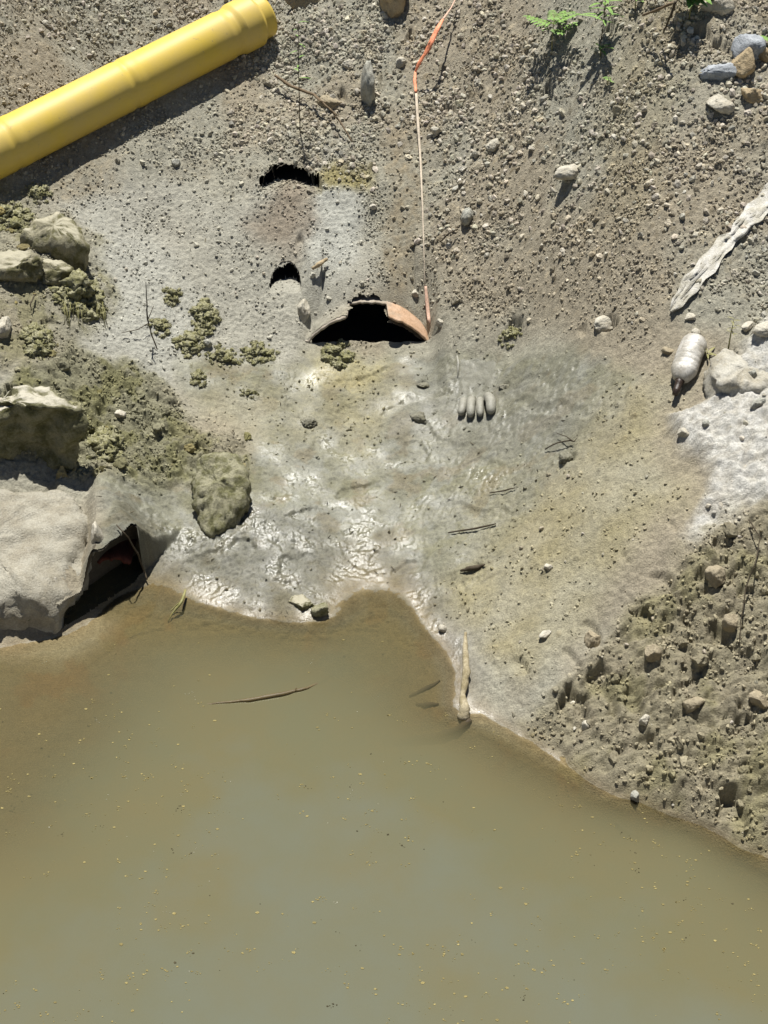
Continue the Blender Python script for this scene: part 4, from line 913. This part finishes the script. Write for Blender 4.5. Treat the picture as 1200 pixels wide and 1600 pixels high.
def grid_patch(corners, nu, nv, lift, seed):
    V = []; Fc = []
    (x00, y00), (x10, y10), (x11, y11), (x01, y01) = corners
    for j in range(nv):
        for i in range(nu):
            u = i / (nu - 1); v = j / (nv - 1); a = (x00 * (1 - u) + x10 * u) * (1 - v) + (x01 * (1 - u) + x11 * u) * v; b = (y00 * (1 - u) + y10 * u) * (1 - v) + (y01 * (1 - u) + y11 * u) * v
            p = hit(a, b); e = min(u, 1 - u) * 8; f = min(v, 1 - v) * 8; z = lift * min(1, e) * min(1, f) - .003 + .003 * mnoise.noise(Vector((a * .06, b * .06, seed)))
            V.append((p[0], p[1], p[2] + z))
    for j in range(nv - 1):
        for i in range(nu - 1): a = j * nu + i; Fc.append((a, a + nu, a + nu + 1, a + 1))
    return V, Fc
V, Fc = grid_patch([(712, 556), (781, 560), (774, 628), (714, 628)], 26, 26, .0045, 3); me = mesh('cuff', V, Fc); local(me, gc); link('cuff', me, M['palm'], gl)
V, Fc = ribbon([Vector(hit(714, 558)) + Vector((0, 0, .008)), Vector(hit(716, 570)) + Vector((0, 0, .01)), Vector(hit(715, 590)) + Vector((0, 0, .006))], [.006, .009, .004]); me = mesh('seam', V, Fc); local(me, gc); link('seam', me, M['glove'], gl)

# ------------------------------------------------------------------ orange tape and pale string
def over(px, py, lift): q = hit(px, py); return Vector(at(px, py, q[2] + lift))
tp = empty('marker_tape', over(650, 110, 0)); tag(tp, 'orange marker tape that runs down the bank as a pale string to the drain', 'tape'); og = Vector(tp.location)
def strip(nm, pts, mat, tw=None):
    P_ = [over(a, b, c) for a, b, c, d in interp(pts, 5)]; W = [d for *_, d in interp(pts, 5)]
    V, Fc = ribbon(P_, W); me = mesh(nm, V, Fc); local(me, og); link(nm, me, M[mat], tp)
strip('cord', [(718, -14, .02, .004), (705, 12, .03, .006), (692, 30, .05, .010)], 'pink')
strip('tape', [(692, 30, .05, .010), (684, 44, .06, .020), (668, 78, .05, .024), (654, 100, .03, .018), (649, 112, .02, .009)], 'orange')
strip('tape', [(649, 112, .02, .010), (648, 126, .02, .014), (650, 144, .02, .012)], 'orange')
strip('string', [(650, 144, .018, .012), (653, 190, .02, .012), (657, 250, .02, .009), (660, 320, .025, .007), (662, 380, .02, .005), (664, 448, .012, .004)], 'string')
strip('tape_end', [(665, 447, .012, .010), (667, 470, .012, .015), (670, 498, .010, .014), (672, 506, .006, .006)], 'pink')

# ------------------------------------------------------------------ muddy plastic strip at the right
pts = [(1250, 268, 52), (1215, 300, 48), (1185, 326, 40), (1165, 345, 34), (1148, 368, 24), (1130, 382, 34), (1105, 415, 36), (1082, 440, 36), (1062, 468, 28), (1048, 486, 8)]
P_ = []; V = []; Fc = []; fp = interp(pts, 4); npx = 11
for i, (a, b, wd) in enumerate(fp):
    i0 = max(0, i - 1); i1 = min(len(fp) - 1, i + 1); dx_, dy_ = fp[i1][0] - fp[i0][0], fp[i1][1] - fp[i0][1]; n_ = math.hypot(dx_, dy_); sx, sy = -dy_ / n_, dx_ / n_
    for k in range(npx):
        u = (k / (npx - 1) - .5) * wd * .8; wv = 1 + .15 * math.sin(i * 1.3 + 2)
        q = over(a + sx * u * wv, b + sy * u * wv, .006 + .006 * abs(mnoise.noise(Vector((a * .05, k * .5, 1)))) * 2); V.append(q)
nb = len(V); V += [v - Vector((0, -.001, .003)) for v in V]
for i in range(len(fp) - 1):
    for k in range(npx - 1): a = i * npx + k; Fc.append((a, a + 1, a + npx + 1, a + npx)); Fc.append((nb + a, nb + a + npx, nb + a + npx + 1, nb + a + 1))
me = mesh('plastic_strip', V, Fc); p = over(1120, 400, 0); local(me, p); o = link('plastic_strip', me, M['plastic']); o.location = p
tag(o, 'long strip of muddy white plastic sheeting lying on the slope at the right edge', 'plastic sheet')

# ------------------------------------------------------------------ sticks and twigs
def stick(name, label, cat, pts, mat, lift=.004, water=False, branches=(), group=None, n=7):
    fp = interp(pts, 4); P_ = [Vector(at(a, b, c)) if water else over(a, b, lift + c) for a, b, c, d in fp]
    r = random.Random(len(label)); m = np.linalg.norm(np.array(P_[0]) - CAM) / F
    P_ = [p + Vector((r.uniform(-1, 1), r.uniform(-1, 1), 0)) * m * .6 for p in P_]
    parts = [tube(P_, [max(.0006, d * m / 2 * r.uniform(.85, 1.15)) for *_, d in fp], n)]
    for br in branches:
        fb = interp(br, 3); parts.append(tube([Vector(at(a, b, c)) if water else over(a, b, lift + c) for a, b, c, d in fb], [max(.0005, d * m / 2) for *_, d in fb], 5))
    V, Fc = join(parts); me = mesh(name, V, Fc); local(me, P_[0]); o = link(name, me, M[mat]); o.location = P_[0]; return tag(o, label, cat, group)
stick('floating_stick', 'thin curved dark stick floating on the murky water', 'stick', [(286, 1101, -.012, 1.5), (330, 1100, -.002, 4), (390, 1094, .002, 7), (440, 1085, .002, 7), (480, 1075, .0, 6), (505, 1065, -.006, 4), (520, 1055, -.016, 2)], 'darkwood', water=True, branches=[[(462, 1080, .003, 3), (463, 1073, .012, 1.5)]])
stick('stake', 'pale driftwood stake leaning from the mud into the water', 'stake', [(727, 988, .02, 4), (727, 1015, .03, 9), (729, 1050, .03, 12), (723, 1085, .02, 9), (726, 1108, .01, 16), (724, 1124, -.01, 17)], 'wood', n=10)
stick('twig', 'small forked greenish twig sticking out of the water by the left mud bank', 'twig', [(290, 922, .02, 4), (284, 940, .03, 5), (268, 960, .01, 3), (262, 972, 0, 2)], 'drygrass', branches=[[(284, 940, .03, 3), (276, 945, .02, 2), (266, 955, .01, 1.5)]])
stick('twig', 'thin dark root curling down the rim of the hollow beside the concrete block', 'root', [(182, 820, .01, 2), (200, 840, .02, 2.5), (215, 865, .02, 3), (224, 890, .02, 3), (230, 905, .01, 2)], 'rod')
stick('twig', 'bare dry upright twig standing on pale cracked mud at the left', 'twig', [(245, 545, 0, 2), (236, 520, .03, 2.2), (231, 500, .08, 2.2), (229, 470, .12, 1.6), (228, 440, .16, 1)], 'rod', branches=[[(231, 500, .07, 1.6), (240, 478, .1, 1)], [(232, 505, .02, 1.5), (215, 515, .02, 1.2), (190, 520, .01, 1)]])
stick('twig', 'curled dark rootlet on pale mud left of the dry upright twig', 'root', [(55, 460, .01, 2), (47, 475, .015, 2), (50, 485, .01, 1.6)], 'rod')
stick('branch', 'dry forked branch lying in gravel below the yellow pipe end', 'branch', [(430, 118, .02, 4), (455, 135, .03, 5), (490, 148, .03, 4), (515, 170, .02, 3), (535, 195, .02, 2.5), (550, 222, .01, 2)], 'twig', branches=[[(490, 148, .03, 2.5), (500, 158, .03, 2), (512, 160, .02, 1)], [(515, 170, .02, 2), (530, 182, .03, 1.2)]])
stick('twig', 'long bent twig among the green plants at the top right', 'twig', [(1055, 2, .06, 5), (1050, 20, .05, 4), (1042, 38, .03, 3), (1036, 52, .01, 2)], 'rod')
stick('twig', 'slanting brown twig at the top edge between the two taller green seedlings', 'twig', [(1050, 5, .05, 4), (1030, 14, .04, 4), (1005, 24, .02, 3)], 'twig')
stick('twig', 'three pronged dark twig on wet mud near the right end of the fan', 'twig', [(852, 702, .004, 2), (870, 692, .02, 2), (892, 688, .01, 2.5), (898, 690, 0, 2)], 'rod', branches=[[(896, 690, .01, 2), (885, 682, .02, 1.5), (870, 677, .01, 1)], [(897, 690, .01, 1.5), (902, 684, .01, 1)]])
stick('twig', 'dark leaf shaped scrap on wet mud above the stake', 'leaf', [(720, 892, .003, 3), (735, 888, .006, 9), (748, 886, .006, 8), (758, 882, .003, 2)], 'rod')
stick('twig', 'short brown shard lying left of the broken drain crown', 'shard', [(487, 420, .01, 5), (500, 412, .015, 8), (512, 404, .01, 4)], 'brownstone')
stick('twig', 'thin curved rootlet lying on the gravel right of the string', 'root', [(688, 378, .008, 2), (700, 365, .015, 2.5), (715, 358, .01, 2)], 'rod')
stick('twig', 'short twig on the mud right of the sunken leaf scrap', 'twig', [(700, 832, .004, 2.5), (745, 825, .006, 3), (775, 818, .003, 2)], 'rod')
stick('twig', 'little twig on wet mud right of centre', 'twig', [(765, 770, .003, 2), (790, 766, .005, 2.4), (805, 762, .003, 1.5)], 'rod')
stick('root', 'fine dark root trailing down the clod slope at the right edge', 'root', [(1170, 812, .01, 2), (1188, 840, .02, 2), (1180, 880, .02, 2), (1165, 920, .02, 2.2), (1158, 970, .02, 1.5), (1155, 1010, .01, 1)], 'rod')
# sunken dark scraps seen through shallow water
for k, (l, q) in enumerate([('dark sunken twig just below the surface left of the stake', [(640, 1088, -.012, 3), (660, 1078, -.008, 7), (678, 1070, -.008, 6), (688, 1063, -.01, 2)]),
    ('sunken dark leaf below the sunken twig', [(650, 1100, -.012, 3), (665, 1102, -.010, 9), (685, 1100, -.012, 4)]),
    ('dark sunken branch reaching left from the foot of the stake', [(735, 1125, -.002, 9), (715, 1140, -.012, 12), (685, 1150, -.022, 12), (640, 1156, -.035, 10), (600, 1158, -.05, 8)]),
    ('small sunken stick by the right bank', [(962, 1285, -.012, 4), (975, 1296, -.012, 8), (1000, 1308, -.016, 5)])]):
    stick('sunken_stick', l, 'stick', [(a, b, .0, d) for a, b, c, d in q], 'rod', lift=.003, n=8)

# ------------------------------------------------------------------ seedlings
def leaf_shape(p, d, n_, Ln, wd, curl=.2, seg=5):
    """pointed folded leaf blade with thickness"""
    V = []; Fc = []; d = d.normalized(); s = d.cross(n_).normalized(); u = s.cross(d).normalized()
    for i in range(seg + 1):
        t = i / seg; w_ = wd * math.sin(math.pi * min(1, t * .96 + .03)) ** .8 / 2; c = p + d * Ln * t - u * curl * Ln * t * t
        V += [c - s * w_ + u * w_ * .3, c, c + s * w_ + u * w_ * .3]
    for i in range(seg):
        a = i * 3; Fc += [(a, a + 1, a + 4, a + 3), (a + 1, a + 2, a + 5, a + 4)]
    return V, Fc
def seedling(name, label, px, py, hpx, kind, seed, leafmat='leaf', spread=30, nl=6, cat='plant', lean=0):
    r = random.Random(seed); p = Vector(hit(px, py)); m = np.linalg.norm(np.array(p) - CAM) / F; h = hpx * m * 1.15
    e = empty(name, p); tag(e, label, cat); sp_ = spread * m
    top = p + Vector((lean * m, -.0, h)); st = [tube([p, p + (top - p) * .5 + Vector((r.uniform(-1, 1) * .004, 0, 0)), top], [.0028, .0022, .0012], 6)]
    lv = []
    for k in range(nl):
        t = .45 + .55 * (k + 1) / nl if kind != 'bare' else .2 + .8 * (k + 1) / nl; q = p + (top - p) * t; a = k * 2.4 + r.uniform(-.3, .3); dd = Vector((math.cos(a), math.sin(a), r.uniform(.05, .5)))
        Ln = sp_ * r.uniform(.7, 1.1) * (1.1 - .3 * t)
        if kind == 'pinnate':
            end = q + dd.normalized() * Ln; st.append(tube([q, end], [.001, .0006], 4)); s = dd.cross(Vector((0, 0, 1))).normalized()
            for j in range(1, 7):
                f = j / 6
                for sg in (-1, 1):
                    lv.append(leaf_shape(q + (end - q) * f, dd.normalized() * .5 + s * sg, Vector((0, 0, 1)), Ln * .36 * (1.1 - .4 * f), Ln * .15))
            lv.append(leaf_shape(end, dd, Vector((0, 0, 1)), Ln * .3, Ln * .15))
        else: lv.append(leaf_shape(q, dd, Vector((0, 0, 1)), Ln, Ln * (.42 if kind == 'broad' else .2), .3))
    V, Fc = join(st); me = mesh('stem', V, Fc); local(me, p); link('stem', me, M['drygrass' if kind != 'stemdark' else 'rod'], e)
    V, Fc = join(lv); me = mesh('foliage', V, Fc); local(me, p); link('foliage', me, M[leafmat], e)
seedling('seedling', 'green fern leaved seedling with two spreading fronds at the top right, left of the others', 862, 82, 46, 'pinnate', 1, spread=42, nl=9)
seedling('seedling', 'tall green seedling on a dark stem right of the fern leaved one', 938, 72, 60, 'stemdark', 2, spread=36, nl=18)
seedling('seedling', 'low green rosette on the soil under the tall seedling', 938, 88, 12, 'narrow', 3, spread=26, nl=9)
seedling('seedling', 'tiny green sprout alone below the low rosette', 950, 136, 12, 'broad', 4, spread=12, nl=5)
seedling('seedling', 'bushy bright green plant at the top edge near the slanting twigs', 1076, 34, 46, 'broad', 5, spread=36, nl=26)
seedling('seedling', 'pale green sprout at the top edge between the tall seedling and the bushy plant', 992, 16, 20, 'broad', 9, spread=16, nl=6)
seedling('seedling', 'dark green leaves cut by the right edge beside a brown rock', 1198, 76, 14, 'broad', 6, spread=26, nl=6)
seedling('seedling', 'yellowish thin weed standing above the pale crust lump', 1138, 545, 44, 'narrow', 7, 'drygrass', spread=14, nl=10)
seedling('seedling', 'thin dark stemmed sapling with small pale leaves below the yellow pipe end', 469, 208, 140, 'stemdark', 8, spread=20, nl=9, lean=4)
seedling('grass_tuft', 'few pale grass blades right of the crushed bottle', 1104, 560, 10, 'narrow', 10, 'drygrass', spread=20, nl=7, cat='grass')

# drooping rootlets under the big tussock
r = random.Random(4); parts = []
for k in range(26):
    a = r.uniform(98, 168); q0_ = over(a, r.uniform(470, 485), .02); q1_ = over(a + r.uniform(-4, 8), r.uniform(495, 515), .002); parts.append(tube([q0_, (q0_ + q1_) / 2 + Vector((0, 0, .004)), q1_], .0009, 4))
V, Fc = join(parts); me = mesh('dry_grass', V, Fc); o = link('dry_grass', me, M['drygrass']); struct(o, 'stuff')

# ------------------------------------------------------------------ floating flecks
r = np.random.RandomState(9); Vs = []; Ts = []; Cs = []; off = 0
def flecks(n, smin, smax, c, fn):
    global off
    k = 0
    while k < n:
        a = r.uniform(0, 1200); b = r.uniform(1000, 1600)
        if not fn(a, b): continue
        p = at(a, b, .0012)
        if hz(p[0], p[1]) > -.02: continue
        if perlin(np.array([p[0] * 2.1]), np.array([p[1] * 2.1]), 77)[0] + .5 * perlin(np.array([p[0] * 6]), np.array([p[1] * 6]), 78)[0] < r.uniform(-.5, .35): continue
        k += 1; m = r.choice([1, 1, 1, 2, 3, 6]); 
        for _ in range(m):
            q = p + np.array([r.normal() * .006, r.normal() * .006, 0]) * (m > 1); s = (smin + (smax - smin) * r.uniform() ** 2.2) * (1 if m == 1 else .7); t = r.uniform(0, 6.28); nv = 5
            ang = t + np.arange(nv) * 2 * np.pi / nv; rad = s * r.uniform(.5, 1.1, nv); V = np.stack([q[0] + np.cos(ang) * rad, q[1] + np.sin(ang) * rad * .7, np.full(nv, .0012)], -1)
            V = np.vstack([V, V - [0, 0, .002]]); Vs.append(V); cc_ = np.array(c) * r.uniform(.7, 1.2); Cs.append(np.repeat(cc_[None], 10, 0))
            Ts.extend([[off + 0, off + i, off + i + 1] for i in range(1, 4)]); Ts.extend([[off + i, off + 5 + i, off + 5 + (i + 1) % 5] for i in range(5)]); Ts.extend([[off + i, off + 5 + (i + 1) % 5, off + (i + 1) % 5] for i in range(5)]); off += 10
flecks(520, .0014, .0072, alb(142, 130, 84), lambda a, b: r.uniform() < .35 + .65 * (b > 1100))
flecks(45, .0014, .006, alb(70, 64, 44), lambda a, b: b > 1150)
flecks(30, .001, .003, alb(180, 178, 160), lambda a, b: a < 600)
me = tri_mesh('floating_flecks', np.concatenate(Vs), np.array(Ts)); vcol(me, np.concatenate(Cs)); o = link('floating_flecks', me, M['gravel'], smooth=False); struct(o, 'stuff')
